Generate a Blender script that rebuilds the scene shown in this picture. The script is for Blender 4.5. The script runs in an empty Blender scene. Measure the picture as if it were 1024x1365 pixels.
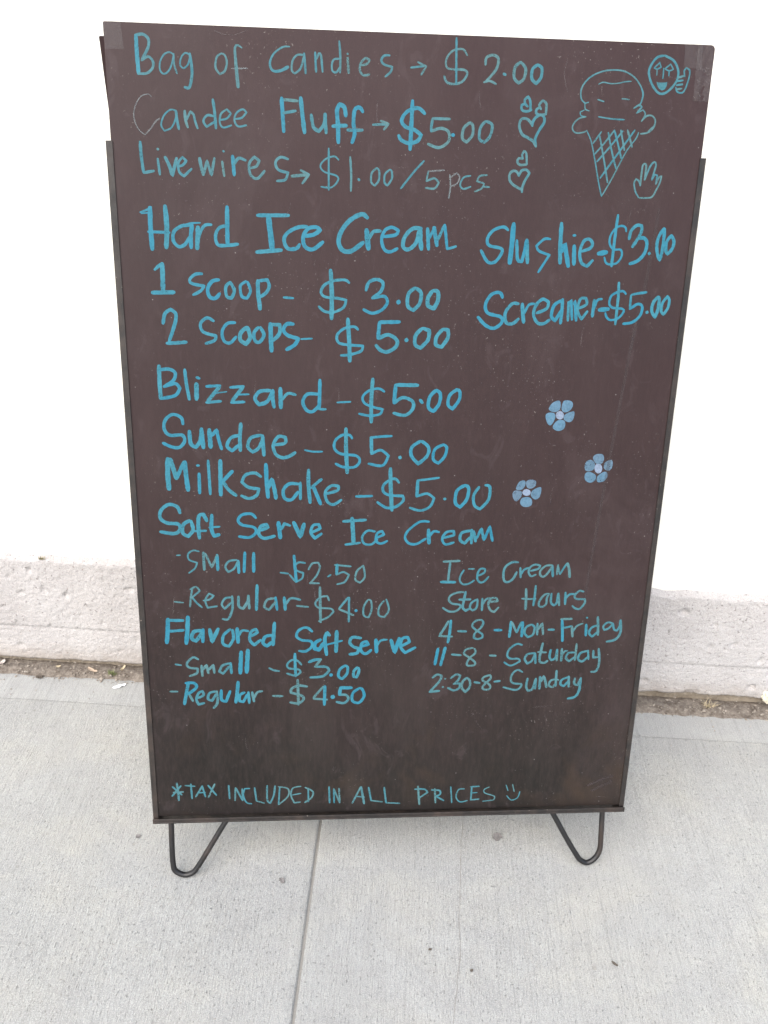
import bpy, bmesh, math, random
from mathutils import Vector, Matrix, noise
random.seed(7)
SC = bpy.context.scene
COL = SC.collection

# ------------------------------------------------------------------ camera
F, CAM_H, PITCH, ROLL, YAW, CX, CY = 1177.043824, 1.006451, 0.515440, 0.041342, -0.026467, -0.008548, -0.800865
fwd = Vector((math.sin(YAW)*math.cos(PITCH), math.cos(YAW)*math.cos(PITCH), -math.sin(PITCH)))
rgt = Vector((math.cos(YAW), -math.sin(YAW), 0)); up = rgt.cross(fwd)
r2 = rgt*math.cos(ROLL)+up*math.sin(ROLL); u2 = -rgt*math.sin(ROLL)+up*math.cos(ROLL)
cd = bpy.data.cameras.new('camera'); cam = bpy.data.objects.new('camera', cd); COL.objects.link(cam)
M = Matrix((r2, u2, -fwd)).transposed().to_4x4(); M.translation = Vector((CX, CY, CAM_H)); cam.matrix_world = M
cd.sensor_fit = 'VERTICAL'; cd.sensor_height = 36; cd.lens = F/1365*36; cd.clip_start = .02; cd.clip_end = 2000
SC.camera = cam

# ------------------------------------------------------------------ light
SUN_EL, SUN_AZ = math.radians(46), math.radians(200)      # azimuth from +y clockwise: behind the camera
w = bpy.data.worlds.new('World'); SC.world = w; w.use_nodes = True
nt = w.node_tree; bg = nt.nodes['Background']
sky = nt.nodes.new('ShaderNodeTexSky'); sky.sky_type = 'NISHITA'; sky.sun_disc = False
sky.sun_elevation = SUN_EL; sky.sun_rotation = SUN_AZ; sky.dust_density = 2.5; sky.air_density = 1.0
nt.links.new(sky.outputs[0], bg.inputs[0]); bg.inputs[1].default_value = .12
sd = bpy.data.lights.new('sun', 'SUN'); sd.energy = 1.5; sd.angle = math.radians(75); sd.color = (1, .95, .88)
so = bpy.data.objects.new('sun', sd); COL.objects.link(so)
dv = Vector((math.sin(SUN_AZ)*math.cos(SUN_EL), math.cos(SUN_AZ)*math.cos(SUN_EL), math.sin(SUN_EL)))
so.rotation_euler = dv.to_track_quat('Z', 'Y').to_euler(); so.location = dv*5
SC.view_settings.view_transform = 'Standard'; SC.view_settings.look = 'None'
SC.view_settings.gamma = 1; SC.view_settings.use_curve_mapping = False
SC.view_settings.exposure = 1.32

# ------------------------------------------------------------------ helpers
class N:
    """tiny node-graph helper"""
    def __init__(s, name):
        s.m = bpy.data.materials.new(name); s.m.use_nodes = True; s.t = s.m.node_tree
        s.b = s.t.nodes['Principled BSDF']; s.out = s.t.nodes['Material Output']
        s.co = s.t.nodes.new('ShaderNodeTexCoord')
    def add(s, typ, **kw):
        n = s.t.nodes.new(typ)
        for k, v in kw.items():
            if k.startswith('_'): setattr(n, k[1:], v)
        return n
    def link(s, a, b): s.t.links.new(a, b)
    def mapped(s, scale=(1, 1, 1), rot=(0, 0, 0)):
        n = s.add('ShaderNodeMapping'); n.inputs['Scale'].default_value = scale; n.inputs['Rotation'].default_value = rot
        s.link(s.co.outputs['Object'], n.inputs[0]); return n.outputs[0]
    def noise(s, scale, detail=4, rough=.55, vec=None, dist=0):
        n = s.add('ShaderNodeTexNoise'); n.inputs['Scale'].default_value = scale; n.inputs['Detail'].default_value = detail
        n.inputs['Roughness'].default_value = rough; n.inputs['Distortion'].default_value = dist
        s.link(vec if vec is not None else s.co.outputs['Object'], n.inputs['Vector']); return n.outputs['Fac']
    def voro(s, scale, vec=None, feature='F1'):
        n = s.add('ShaderNodeTexVoronoi', _feature=feature); n.inputs['Scale'].default_value = scale
        s.link(vec if vec is not None else s.co.outputs['Object'], n.inputs['Vector']); return n.outputs['Distance']
    def ramp(s, fac, stops):
        n = s.add('ShaderNodeValToRGB'); e = n.color_ramp.elements
        for i, (p, c) in enumerate(stops):
            el = e[i] if i < 2 else e.new(p)
            el.position = p; el.color = (c if len(c) == 4 else (*c, 1)) if not isinstance(c, (int, float)) else (c, c, c, 1)
        s.link(fac, n.inputs[0]); return n.outputs[0]
    def mix(s, fac, a, b, mode='MIX'):
        n = s.add('ShaderNodeMix', _data_type='RGBA', _blend_type=mode)
        for sock, v in ((n.inputs[0], fac), (n.inputs[6], a), (n.inputs[7], b)):
            if isinstance(v, (int, float)): sock.default_value = v
            elif isinstance(v, tuple): sock.default_value = (*v, 1)
            else: s.link(v, sock)
        return n.outputs[2]
    def math(s, op, a, b=0.):
        n = s.add('ShaderNodeMath', _operation=op)
        for sock, v in ((n.inputs[0], a), (n.inputs[1], b)):
            if isinstance(v, (int, float)): sock.default_value = v
            else: s.link(v, sock)
        return n.outputs[0]
    def bump(s, h, dist, strength=1., prev=None):
        n = s.add('ShaderNodeBump'); n.inputs['Distance'].default_value = dist; n.inputs['Strength'].default_value = strength
        s.link(h, n.inputs['Height'])
        if prev is not None: s.link(prev, n.inputs['Normal'])
        return n.outputs[0]
    def fin(s, col=None, rough=.8, normal=None, spec=.5, metal=0.):
        if col is not None:
            if isinstance(col, tuple): s.b.inputs['Base Color'].default_value = (*col, 1)
            else: s.link(col, s.b.inputs['Base Color'])
        if isinstance(rough, (int, float)): s.b.inputs['Roughness'].default_value = rough
        else: s.link(rough, s.b.inputs['Roughness'])
        if normal is not None: s.link(normal, s.b.inputs['Normal'])
        s.b.inputs['Specular IOR Level'].default_value = spec; s.b.inputs['Metallic'].default_value = metal
        return s.m

def tag(o, **kw):
    for k, v in kw.items(): o[k] = v
    return o
def obj(name, bm, mat, parent=None, smooth=False, **kw):
    me = bpy.data.meshes.new(name)
    if isinstance(bm, tuple): me.from_pydata(bm[0], [], bm[1])
    else: bm.normal_update(); bm.to_mesh(me); bm.free()
    me.materials.append(mat)
    if smooth: me.polygons.foreach_set('use_smooth', [True]*len(me.polygons))
    me.update()
    o = bpy.data.objects.new(name, me); COL.objects.link(o); o.parent = parent
    return tag(o, **kw)
def empty(name, loc, rz=0., **kw):
    o = bpy.data.objects.new(name, None); COL.objects.link(o); o.location = loc; o.rotation_euler = (0, 0, rz)
    o.empty_display_size = .05
    return tag(o, **kw)
def grid(xs, ys, fn):
    """sheet over xs, ys; fn(x, y) -> (X, Y, Z)"""
    V = [fn(x, y) for y in ys for x in xs]; nx = len(xs)
    Fc = [(j*nx+i, j*nx+i+1, (j+1)*nx+i+1, (j+1)*nx+i) for j in range(len(ys)-1) for i in range(nx-1)]
    return V, Fc
def fbm(v, o=4, lac=2.1, g=.5):
    a, s, k = 0., 1., 1.
    for _ in range(o):
        a += s*noise.noise(v*k); s *= g; k *= lac
    return a
def rng(a, b, st):
    n = max(1, round((b-a)/st)); return [a+(b-a)*i/n for i in range(n+1)]

# ------------------------------------------------------------------ materials
def mat_pavement():
    s = N('broomed_concrete')
    broom = s.noise(1, 5, .62, s.mapped((620, 70, 400)))
    nick = s.voro(1, s.mapped((330, 95, 300)))
    grain = s.noise(900, 3, .6)
    pit = s.ramp(s.noise(1, 3, .65, s.mapped((480, 200, 300))), [(.29, 0.), (.39, 1.)])
    blotch = s.noise(3.2, 5, .6); warm = s.noise(5.5, 4, .6, s.mapped((1, 1.6, 1)))
    c = s.mix(s.ramp(blotch, [(.32, 0.), (.7, 1.)]), (.362, .370, .356), (.425, .436, .426))
    c = s.mix(s.math('MULTIPLY', s.ramp(warm, [(.46, 0.), (.66, 1.)]), .6), c, (.455, .448, .395))
    c = s.mix(s.math('MULTIPLY', s.ramp(s.noise(9, 5, .7, None, .6), [(.34, 1.), (.5, 0.)]), .45), c, (.32, .325, .325))
    # smooth trowelled margin next to the wall
    sep = s.add('ShaderNodeSeparateXYZ'); s.link(s.co.outputs['Object'], sep.inputs[0])
    mr = s.add('ShaderNodeMapRange'); s.link(sep.outputs['Y'], mr.inputs[0]); mr.inputs[1].default_value = .283; mr.inputs[2].default_value = .290
    marg = mr.outputs[0]
    c = s.mix(s.math('MULTIPLY', marg, .35), c, (.42, .435, .435))
    d = s.math('MULTIPLY', s.math('SUBTRACT', 1., pit), s.math('SUBTRACT', .62, s.math('MULTIPLY', marg, .42)))
    c = s.mix(d, c, (.15, .148, .14))
    c = s.mix(s.math('MULTIPLY', s.ramp(s.noise(780, 3, .8), [(.38, 1.), (.58, 0.)]), .6), c, (.20, .20, .19))
    streak = s.noise(1, 4, .75, s.mapped((330, 5, 100)), .25)
    c = s.mix(s.math('MULTIPLY', s.ramp(streak, [(.36, 1.), (.48, 0.)]), .42), c, (.22, .225, .215))
    c = s.mix(s.math('MULTIPLY', s.ramp(streak, [(.55, 0.), (.68, 1.)]), .26), c, (.46, .47, .46))
    c = s.mix(s.math('MULTIPLY', s.ramp(s.noise(26, 5, .7), [(.35, 1.), (.6, 0.)]), .34), c, (.29, .29, .285))
    c = s.mix(s.math('MULTIPLY', s.ramp(s.noise(850, 2, .7), [(.54, 0.), (.64, 1.)]), .6), c, (.56, .565, .55))
    c = s.mix(s.ramp(broom, [(.3, .20), (.62, 0.)]), c, (.2, .2, .19))
    spk = s.ramp(s.noise(210, 2, .5), [(.68, 0.), (.75, 1.)])
    c = s.mix(s.math('MULTIPLY', spk, .35), c, (.2, .17, .14))
    big = s.ramp(s.voro(17), [(.035, 1.), (.06, 0.)])
    c = s.mix(s.math('MULTIPLY', big, .35), c, (.2, .19, .17))
    amp = s.math('SUBTRACT', 1., s.math('MULTIPLY', marg, .5))
    h = s.math('MULTIPLY', s.math('ADD', s.math('MULTIPLY', broom, 1.1), s.math('MULTIPLY', pit, .6)), amp)
    h = s.math('ADD', h, s.math('MULTIPLY', grain, .2))
    nm = s.bump(h, .0015, 1.)
    nm = s.bump(s.noise(14, 4, .5), .004, .5, nm)
    return s.fin(c, .88, nm, .25)
def mat_plinth():
    s = N('rough_concrete')
    c = s.mix(s.ramp(s.noise(7, 5, .6), [(.35, 0.), (.68, 1.)]), (.415, .395, .388), (.50, .482, .472))
    c = s.mix(s.math('MULTIPLY', s.ramp(s.noise(2.3, 3), [(.45, 0.), (.7, 1.)]), .5), c, (.49, .49, .50))
    pit = s.ramp(s.noise(190, 3, .6), [(.30, 1.), (.40, 0.)])
    c = s.mix(s.math('MULTIPLY', pit, .75), c, (.15, .138, .13))
    c = s.mix(s.math('MULTIPLY', s.ramp(s.noise(620, 4, .8), [(.36, 1.), (.55, 0.)]), .5), c, (.25, .24, .23))
    c = s.mix(s.math('MULTIPLY', s.ramp(s.noise(560, 2, .7), [(.56, 0.), (.66, 1.)]), .5), c, (.64, .63, .61))
    red = s.ramp(s.noise(330, 2), [(.66, 0.), (.72, 1.)]); c = s.mix(s.math('MULTIPLY', red, .4), c, (.26, .19, .16))
    # dirt splash that rises from the soil
    sep = s.add('ShaderNodeSeparateXYZ'); s.link(s.co.outputs['Object'], sep.inputs[0])
    z = s.math('ADD', sep.outputs['Z'], s.math('MULTIPLY', s.math('SUBTRACT', s.noise(22, 4), .5), .05))
    mr = s.add('ShaderNodeMapRange'); s.link(z, mr.inputs[0]); mr.inputs[1].default_value = .055; mr.inputs[2].default_value = .012
    c = s.mix(s.math('MULTIPLY', mr.outputs[0], .6), c, (.27, .22, .175))
    nm = s.bump(s.math('ADD', s.noise(230, 4, .65), s.math('MULTIPLY', s.noise(75, 3), .4)), .0032, .75)
    return s.fin(c, .92, nm, .2)
def mat_dirt(name, a, b, sc=120):
    s = N(name)
    c = s.mix(s.ramp(s.noise(sc, 5, .7), [(.35, 0.), (.65, 1.)]), a, b)
    c = s.mix(s.ramp(s.noise(sc*3, 2), [(.62, 0.), (.7, .5)]), c, (.42, .38, .32))
    return s.fin(c, .95, s.bump(s.noise(sc*4, 5, .7), .004, .9), .1)
def mat_wall():
    s = N('white_painted_stucco')
    c = s.mix(s.noise(3, 4), (.80, .785, .71), (.84, .83, .76))
    return s.fin(c, .75, s.bump(s.noise(160, 4, .6), .0015, .6), .3)
def mat_board():
    s = N('brown_black_hardboard')
    c = s.mix(s.ramp(s.noise(3.2, 5, .6), [(.33, 0.), (.7, 1.)]), (.0095, .0082, .0072), (.0175, .0150, .0130))
    c = s.mix(s.math('MULTIPLY', s.ramp(s.noise(6.5, 4, .6, s.mapped((1, 1, .45)), .6), [(.5, 0.), (.75, 1.)]), .45), c, (.030, .021, .020))
    wood = s.noise(1, 4, .7, s.mapped((260, 260, 26)))
    c = s.mix(s.ramp(wood, [(.42, 0.), (.75, .32)]), c, (.045, .031, .028))
    wash = s.noise(1, 5, .6, s.mapped((16, 16, 1.6)), .3)
    c = s.mix(s.ramp(wash, [(.5, 0.), (.78, .36)]), c, (.050, .040, .037))
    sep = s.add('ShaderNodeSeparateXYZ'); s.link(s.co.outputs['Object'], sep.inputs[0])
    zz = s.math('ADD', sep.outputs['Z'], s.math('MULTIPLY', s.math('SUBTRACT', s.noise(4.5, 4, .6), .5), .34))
    glare_haze = s.ramp(zz, [(.14, 0.), (.40, .6), (.98, 1.)])  # paler towards the top: lens glare painted in along with chalk residue
    c = s.mix(s.math('MULTIPLY', glare_haze, .60), c, (.046, .0225, .0245))
    c = s.mix(s.math('MULTIPLY', s.ramp(s.noise(2.6, 5, .65, None, .5), [(.48, 0.), (.66, 1.)]), .5), c, (.026, .0165, .0165))
    c = s.mix(s.math('MULTIPLY', s.ramp(s.noise(5.2, 6, .7, s.mapped((1, 1, .7), (0, .5, 0)), .8), [(.52, 0.), (.7, 1.)]), .30), c, (.062, .044, .045))
    stain = s.ramp(s.noise(7, 4, .65, None, .4), [(.50, 0.), (.66, 1.)]); low = s.ramp(sep.outputs['Z'], [(.10, 1.), (.30, 0.)])
    c = s.mix(s.math('MULTIPLY', s.math('MULTIPLY', stain, low), .6), c, (.040, .026, .017))
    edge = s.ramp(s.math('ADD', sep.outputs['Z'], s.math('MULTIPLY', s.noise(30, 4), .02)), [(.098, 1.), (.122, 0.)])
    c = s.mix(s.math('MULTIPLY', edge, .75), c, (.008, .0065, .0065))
    ghost = s.ramp(s.noise(38, 3, .6, s.mapped((1, 1, .6)), 1.5), [(.60, 0.), (.70, 1.)])
    c = s.mix(s.math('MULTIPLY', ghost, .14), c, (.09, .068, .072))
    dust = s.ramp(s.noise(420, 2, .5), [(.68, 0.), (.76, .5)]); c = s.mix(s.math('MULTIPLY', dust, s.ramp(s.noise(11, 3), [(.45, 0.), (.7, 1.)])), c, (.30, .28, .26))
    spk = s.ramp(s.voro(70), [(.03, .30), (.06, 0.)]); c = s.mix(s.math('MULTIPLY', spk, s.ramp(s.noise(40, 1), [(.52, 0.), (.6, 1.)])), c, (.45, .43, .42))
    r = s.ramp(s.noise(5, 5, .7), [(.3, .40), (.7, .58)])
    nm = s.bump(s.noise(1, 3, .6, s.mapped((800, 800, 500))), .0003, .35)
    nm = s.bump(s.noise(9, 2), .004, .12, nm)
    return s.fin(c, r, nm, .22)
def mat_metal(name, a, b, rough):
    s = N(name)
    c = s.mix(s.ramp(s.noise(60, 5, .7), [(.4, 0.), (.72, 1.)]), a, b)
    c = s.mix(s.ramp(s.noise(170, 3, .6), [(.69, 0.), (.74, .8)]), c, (.25, .21, .18))
    c = s.mix(s.ramp(s.noise(1, 4, .6, s.mapped((30, 30, 7))), [(.52, 0.), (.75, .45)]), c, (.075, .05, .038))
    return s.fin(c, s.ramp(s.noise(90, 3), [(.3, rough-.08), (.7, rough+.15)]), s.bump(s.noise(300, 3), .0004, .5), .5)
def mat_marker(name, a, b, alpha):
    s = N(name)
    at = s.add('ShaderNodeAttribute', _attribute_name='tone')
    c = s.mix(at.outputs['Fac'], a, b)
    c = s.mix(s.ramp(s.noise(260, 4, .7), [(.35, 0.), (.75, .35)]), c, tuple(min(1, x*1.2+.012) for x in b))
    s.link(c, s.b.inputs['Base Color'])
    n1 = s.noise(420, 4, .7); n2 = s.noise(60, 3, .6)
    al = s.math('ADD', s.math('MULTIPLY', s.math('SUBTRACT', n1, .5), .9), s.math('MULTIPLY', s.math('SUBTRACT', n2, .5), .7))
    al = s.math('ADD', al, alpha); al = s.math('ADD', al, s.math('MULTIPLY', s.math('SUBTRACT', .5, at.outputs['Fac']), .16))
    al = s.math('MINIMUM', s.math('MAXIMUM', al, .25), 1.)
    s.link(al, s.b.inputs['Alpha'])
    return s.fin(None, .62, None, .3)
def mat_plain(name, col, rough=.8, var=.25, sc=200, spec=.3):
    s = N(name)
    return s.fin(s.mix(s.noise(sc, 4, .6), tuple(x*(1-var) for x in col), tuple(min(1, x*(1+var)) for x in col)), rough,
                 s.bump(s.noise(sc*2, 3), .0006, .5), spec)
def mat_tape():
    s = N('clear_tape')
    nm = s.bump(s.noise(120, 3, .6, None, 1.), .002, .6)
    s.fin((.15, .135, .135), .30, nm, .4); s.b.inputs['Alpha'].default_value = .18
    return s.m

PAVE, PLINTH, WALL = mat_pavement(), mat_plinth(), mat_wall()
SOIL = mat_dirt('brown_soil', (.13, .108, .09), (.30, .265, .225))
FOOT = mat_dirt('dirty_footing', (.20, .165, .125), (.33, .285, .225), 45)
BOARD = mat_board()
METAL = mat_metal('black_painted_steel', (.0085, .0072, .0066), (.030, .022, .018), .50)
ROD = mat_metal('black_wire_rod', (.007, .007, .0075), (.016, .015, .016), .40)
BLUE = mat_marker('blue_chalk_marker', (.010, .135, .205), (.030, .165, .215), .92)
TEAL = mat_marker('worn_teal_chalk_marker', (.022, .128, .165), (.065, .150, .160), .88)
PALE = mat_marker('pale_chalk_marker', (.10, .135, .145), (.14, .155, .16), .66)
PETAL = mat_marker('powdery_blue_chalk', (.065, .155, .23), (.095, .155, .215), .82)
HUB = mat_marker('lilac_blue_chalk', (.17, .22, .30), (.18, .23, .31), .88)
SMUDGE_GLINT = mat_marker('chalk_scratch_and_glint', (.11, .09, .09), (.15, .13, .13), .32)
TAPE = mat_tape()
SMEAR = mat_marker('wiped_chalk_smear', (.052, .039, .041), (.068, .055, .056), .25)

# ------------------------------------------------------------------ ground
YW, HP, JX = 0.368144, 0.224420, -0.104002
YE = .350                                     # far edge of the pavement slabs, under the soil
obj('ground', grid([-400, -20, -8, 8, 20, 400], [-400, -20, -6, .5, 20, 400], lambda x, y: (x, y, -.012)),
    mat_plain('packed_subbase', (.16, .15, .14), .95, .3, 60), kind='structure')
def slab(x0, x1, y0, y1, fine=False, score=None):
    e = .0012
    xs = [x0, x0+e, x0+3*e] + (rng(x0+.01, x1-.01, .03) if fine else rng(x0+.01, x1-.01, .5)) + [x1-3*e, x1-e, x1]
    ys = [y0, y0+e, y0+3*e] + (rng(y0+.01, y1-.01, .03) if fine else rng(y0+.01, y1-.01, .5)) + [y1-3*e, y1-e, y1]
    if score: ys = sorted([y for y in ys if abs(y-score) > .006] + [score+d for d in (-.003, -.0012, 0, .0012, .003)])
    def f(x, y):
        d = min(x-x0, x1-x, y-y0, y1-y)
        z = .0012*noise.noise(Vector((x*3, y*3, 1)))*min(1, d*20)
        if d < .5*e: z -= .009
        elif d < 2*e: z -= .0010
        xx, yy = x, y
        if score:
            yy = y + .0016*noise.noise(Vector((x*6, 3, 0)))*(1 if abs(y-score) < .004 else 0)
            z -= (.0008 if abs(y-score) < .0004 else 0)*(.5+.9*abs(noise.noise(Vector((x*14, 0, 5)))))
        if y1-y < .5*e or (score and y1-y < 5*e): yy += .004*fbm(Vector((x*30, 0, 9)), 3)
        return xx, yy, z
    return obj('pavement_slab', grid(xs, ys, f), PAVE, None, True, kind='structure')
SX, SY = 1.524, 1.524
obj('joint_filler', grid([-9, -3, 3, 9], [YE-3.2, YE], lambda x, y: (x, y, -.0038)), mat_plain('joint_dust', (.27, .265, .25), .95, .25, 300, .05), kind='structure')
for i in range(-3, 3):
    a, b = JX+i*SX+.0010, JX+(i+1)*SX-.0010
    slab(a, b, YE-SY, YE, i in (-1, 0), .2862)
    slab(a, b, YE-2*SY-.004, YE-SY-.004)
# hairline cracks in the right slab, following the broom lines
def crack(pts, wd):
    V = []; Fc = []
    P = []
    for (a, b) in zip(pts, pts[1:]):
        for k in range(14): P.append((a[0]+(b[0]-a[0])*k/14, a[1]+(b[1]-a[1])*k/14))
    P.append(pts[-1])
    for k, (x, y) in enumerate(P):
        x += .0035*fbm(Vector((x*3, y*16, 2)), 4); h = wd*(.35+.9*abs(noise.noise(Vector((x*5, y*60, 7)))))
        z = .0012*noise.noise(Vector((x*3, y*3, 1)))+.0004
        V += [(x-h, y, z), (x+h, y, z)]
        if k: Fc.append((2*k-2, 2*k-1, 2*k+1, 2*k))
    return V, Fc
CR = mat_plain('crack_dirt', (.26, .25, .235), .95, .3, 300, .05)
obj('pavement_crack', crack([(.099, .12), (.099, .09), (.094, .0), (.089, -.11), (.079, -.21), (.07, -.4)], .00055), CR, kind='structure')
obj('pavement_crack', crack([(-.235, .03), (-.245, -.02), (-.262, -.10)], .00035), CR, kind='structure')

# ------------------------------------------------------------------ wall, plinth, soil
obj('painted_wall', grid([-7, -2, 2, 7], [HP-.012, 1.2, 3.2], lambda x, z: (x, YW+.012, z)), WALL, None, False,
    label='white painted stucco wall rising behind the menu board', category='wall')
pl = empty('concrete_plinth', (0, YW, 0), label='rough grey concrete plinth along the foot of the white wall', category='plinth')
def plinth_xz(x, z):
    p = Vector((x, 0, z))
    n = .0006*fbm(p*20, 3) + .0008*fbm(p*110, 3) + .0011*noise.noise(p*260)
    c = noise.noise(p*55+Vector((9, 2, 4)))
    if c > .47: n += (c-.47)*.020                       # bug holes
    ln = z-.0865-.0006*noise.noise(Vector((x*20, 0, 0)))
    if ln > 0: n -= .0016
    n += .0034*math.exp(-(ln/.0016)**2)*(.55+.7*abs(noise.noise(Vector((x*4, 8, 0)))))
    return n
zs = rng(.0, 1., 1/74)
def pf(x, t):
    zb = .019+.006*max(-1, min(1, x*1.6))*.6+.0045*fbm(Vector((x*16, 4, 0)), 4)
    zt = HP-.001+.0030*fbm(Vector((x*30, 7, 0)), 4)
    if t <= 0: return x, .020, zb+.002
    if t >= 1: return x, .022, zt+.004
    z = zb+(zt-zb)*t
    y = plinth_xz(x, z)
    y += .0035*max(0, 1-(zt-z)/.006)**2+.004*max(0, 1-(z-zb)/.004)**2
    return x, y, z
obj('plinth_face', grid(rng(-1.15, 1.15, .0029), zs, pf), PLINTH, pl, True)
for s in (-1, 1):
    xs = rng(1.15, 7, .08); xs = xs if s > 0 else [-x for x in reversed(xs)]
    obj('plinth_face', grid(xs, zs[::6]+([1.] if zs[::6][-1] != 1 else []), pf), PLINTH, pl, True)
def ff(x, z):
    return x, .0105+.0022*fbm(Vector((x*18, z*60, 3)), 4), z
obj('footing', grid(rng(-1.15, 1.15, .006)+rng(1.2, 7, .1), rng(-.01, .036, .0035), ff), FOOT, pl, True)
obj('footing', grid(rng(-7, -1.15, .1), rng(-.01, .036, .0115), ff), FOOT, pl, True)
def sf(x, t):
    y0 = .3425+.0052*fbm(Vector((x*9, 0, 2)), 5)+.003*noise.noise(Vector((x*60, 0, 1)))
    if x > .3: y0 -= .004
    y = y0+(YW+.018-y0)*t
    z = .0006+.0052*min(1, t*3)+.0022*fbm(Vector((x*40, y*40, 2)), 4)*min(1, t*5)-.010*max(0, (t-.84)/.16) if t > 0 else -.0025
    return x, y, z
soil = obj('soil_strip', grid([-7]+rng(-1.15, 1.15, .004)+[7], rng(0, 1, 1/14), sf), SOIL, None, True, kind='structure')
# grit: more than anyone could count
def grit():
    V = []; Fc = []
    R = random.Random(3)
    for k in range(2600):
        x = R.uniform(-1.0, 1.0); on = R.random() < .86
        y = R.uniform(.338, YW+.012) if on else .34-abs(R.gauss(0, .035))
        r = abs(R.gauss(0, .0011))+.0005
        if R.random() < .06: r += .0014
        if not on: r *= .55
        z = (.0045 if on and y > .346 else 0.0)+r*.4
        b = len(V); M3 = Matrix.Rotation(R.uniform(0, 6), 3, 'Z') @ Matrix.Rotation(R.uniform(0, 6), 3, 'X')
        for v in ((1, 0, 0), (-1, 0, 0), (0, 1, 0), (0, -1, 0), (0, 0, 1), (0, 0, -1)):
            q = M3 @ (Vector(v)*r*R.uniform(.6, 1.25)); V.append((x+q.x, y+q.y, z+q.z*.8))
        for f in ((0, 2, 4), (2, 1, 4), (1, 3, 4), (3, 0, 4), (2, 0, 5), (1, 2, 5), (3, 1, 5), (0, 3, 5)): Fc.append(tuple(b+i for i in f))
    return V, Fc
obj('grit', grit(), mat_dirt('grit_stone', (.20, .17, .14), (.50, .45, .39), 90), None, False, kind='stuff')

# ------------------------------------------------------------------ the menu board
AL, BYAW, H, DROP = 0.196796, 0.111036, 0.918572, 0.089540
bd = empty('sandwich_board', (0, 0, 0), BYAW, category='menu board',
           label='dark brown sandwich board menu on black wire legs, hand lettered in blue chalk marker')
sa, ca = math.sin(AL), math.cos(AL)
def B(u, v, o=0.):                 # metres on the front face -> board space (o = towards the reader)
    s = v+DROP; return Vector((u, s*sa-o*ca, s*ca+o*sa))
A2 = math.radians(7.6); APEX = B(0, H, -.014)
def BR(u, v, o=0.):                # the rear frame, hinged at the top and leaning the other way
    d = H-v; return Vector((u, APEX.y+d*math.sin(A2)+o*math.cos(A2), APEX.z-d*math.cos(A2)+o*math.sin(A2)))
def box(bm, u0, u1, v0, v1, o0, o1, T=B, bev=0.):
    c = [bm.verts.new(T(u, v, o)) for o in (o0, o1) for v in (v0, v1) for u in (u0, u1)]
    fs = [bm.faces.new([c[i] for i in f]) for f in ((0, 2, 3, 1), (4, 5, 7, 6), (0, 1, 5, 4), (2, 6, 7, 3), (0, 4, 6, 2), (1, 3, 7, 5))]
    if bev:
        es = list({e for f in fs for e in f.edges}); bmesh.ops.bevel(bm, geom=es, offset=bev, segments=2, affect='EDGES', profile=.5)
def sheet(w, v0, v1, th, rc, T, o0=0., waver=0.):
    """thin panel with rounded top corners and slightly worn edges"""
    pts = [(-w, v0), (w, v0)]
    for k in range(7): a = k/6*math.pi/2; pts.append((w-rc+rc*math.cos(a), v1-rc+rc*math.sin(a)))
    r2_ = rc*.4
    for k in range(5): a = math.pi/2+k/4*math.pi/2; pts.append((-w+r2_+r2_*math.cos(a), v1-r2_+r2_*math.sin(a)))
    bm = bmesh.new()
    fr = [bm.verts.new(T(u, v, o0)) for u, v in pts]; bk = [bm.verts.new(T(u, v, o0-th)) for u, v in pts]
    bm.faces.new(fr); bm.faces.new(bk[::-1])
    for i in range(len(pts)): j = (i+1) % len(pts); bm.faces.new((fr[j], fr[i], bk[i], bk[j]))
    bmesh.ops.recalc_face_normals(bm, faces=bm.faces)
    es = [e for e in bm.edges if len(e.link_faces) == 2 and e.calc_face_angle() > 1.2 and any(len(f.verts) > 6 for f in e.link_faces)]
    bmesh.ops.bevel(bm, geom=es, offset=.0006, segments=2, affect='EDGES')
    return bm
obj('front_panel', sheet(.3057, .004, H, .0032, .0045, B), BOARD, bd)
def channel(side, v0, v1, T):
    """folded steel channel: lip in front, web at the side, lip behind"""
    s = side; bm = bmesh.new()
    L = [(s*.3040, .0014), (s*.3098, .0014), (s*.3108, .0004), (s*.3108, -.0125), (s*.3008, -.0125)]
    th = .0012
    inner = [(s*.3040, .0003), (s*.3090, .0003), (s*.3096, -.0003), (s*.3096, -.0113), (s*.3008, -.0113)]
    a = [[bm.verts.new(T(u, v, o)) for u, o in L+inner[::-1]] for v in (v0, v1)]
    n = len(a[0])
    for i in range(n): j = (i+1) % n; bm.faces.new((a[0][i], a[0][j], a[1][j], a[1][i]))
    bm.faces.new(a[0][::-1]); bm.faces.new(a[1])
    bmesh.ops.recalc_face_normals(bm, faces=bm.faces)
    return bm
for s in (-1, 1): obj('side_channel', channel(s, .001, .8115, B), METAL, bd)
bm = bmesh.new()
box(bm, -.3108, .3108, -.0035, -.0010, -.0125, .0055, B, .0005)         # floor of the ledge
box(bm, -.3108, .3108, -.0008, .0032, .0036, .0053, B, .0005)           # turned-up front edge
obj('bottom_ledge', bm, METAL, bd)
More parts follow.
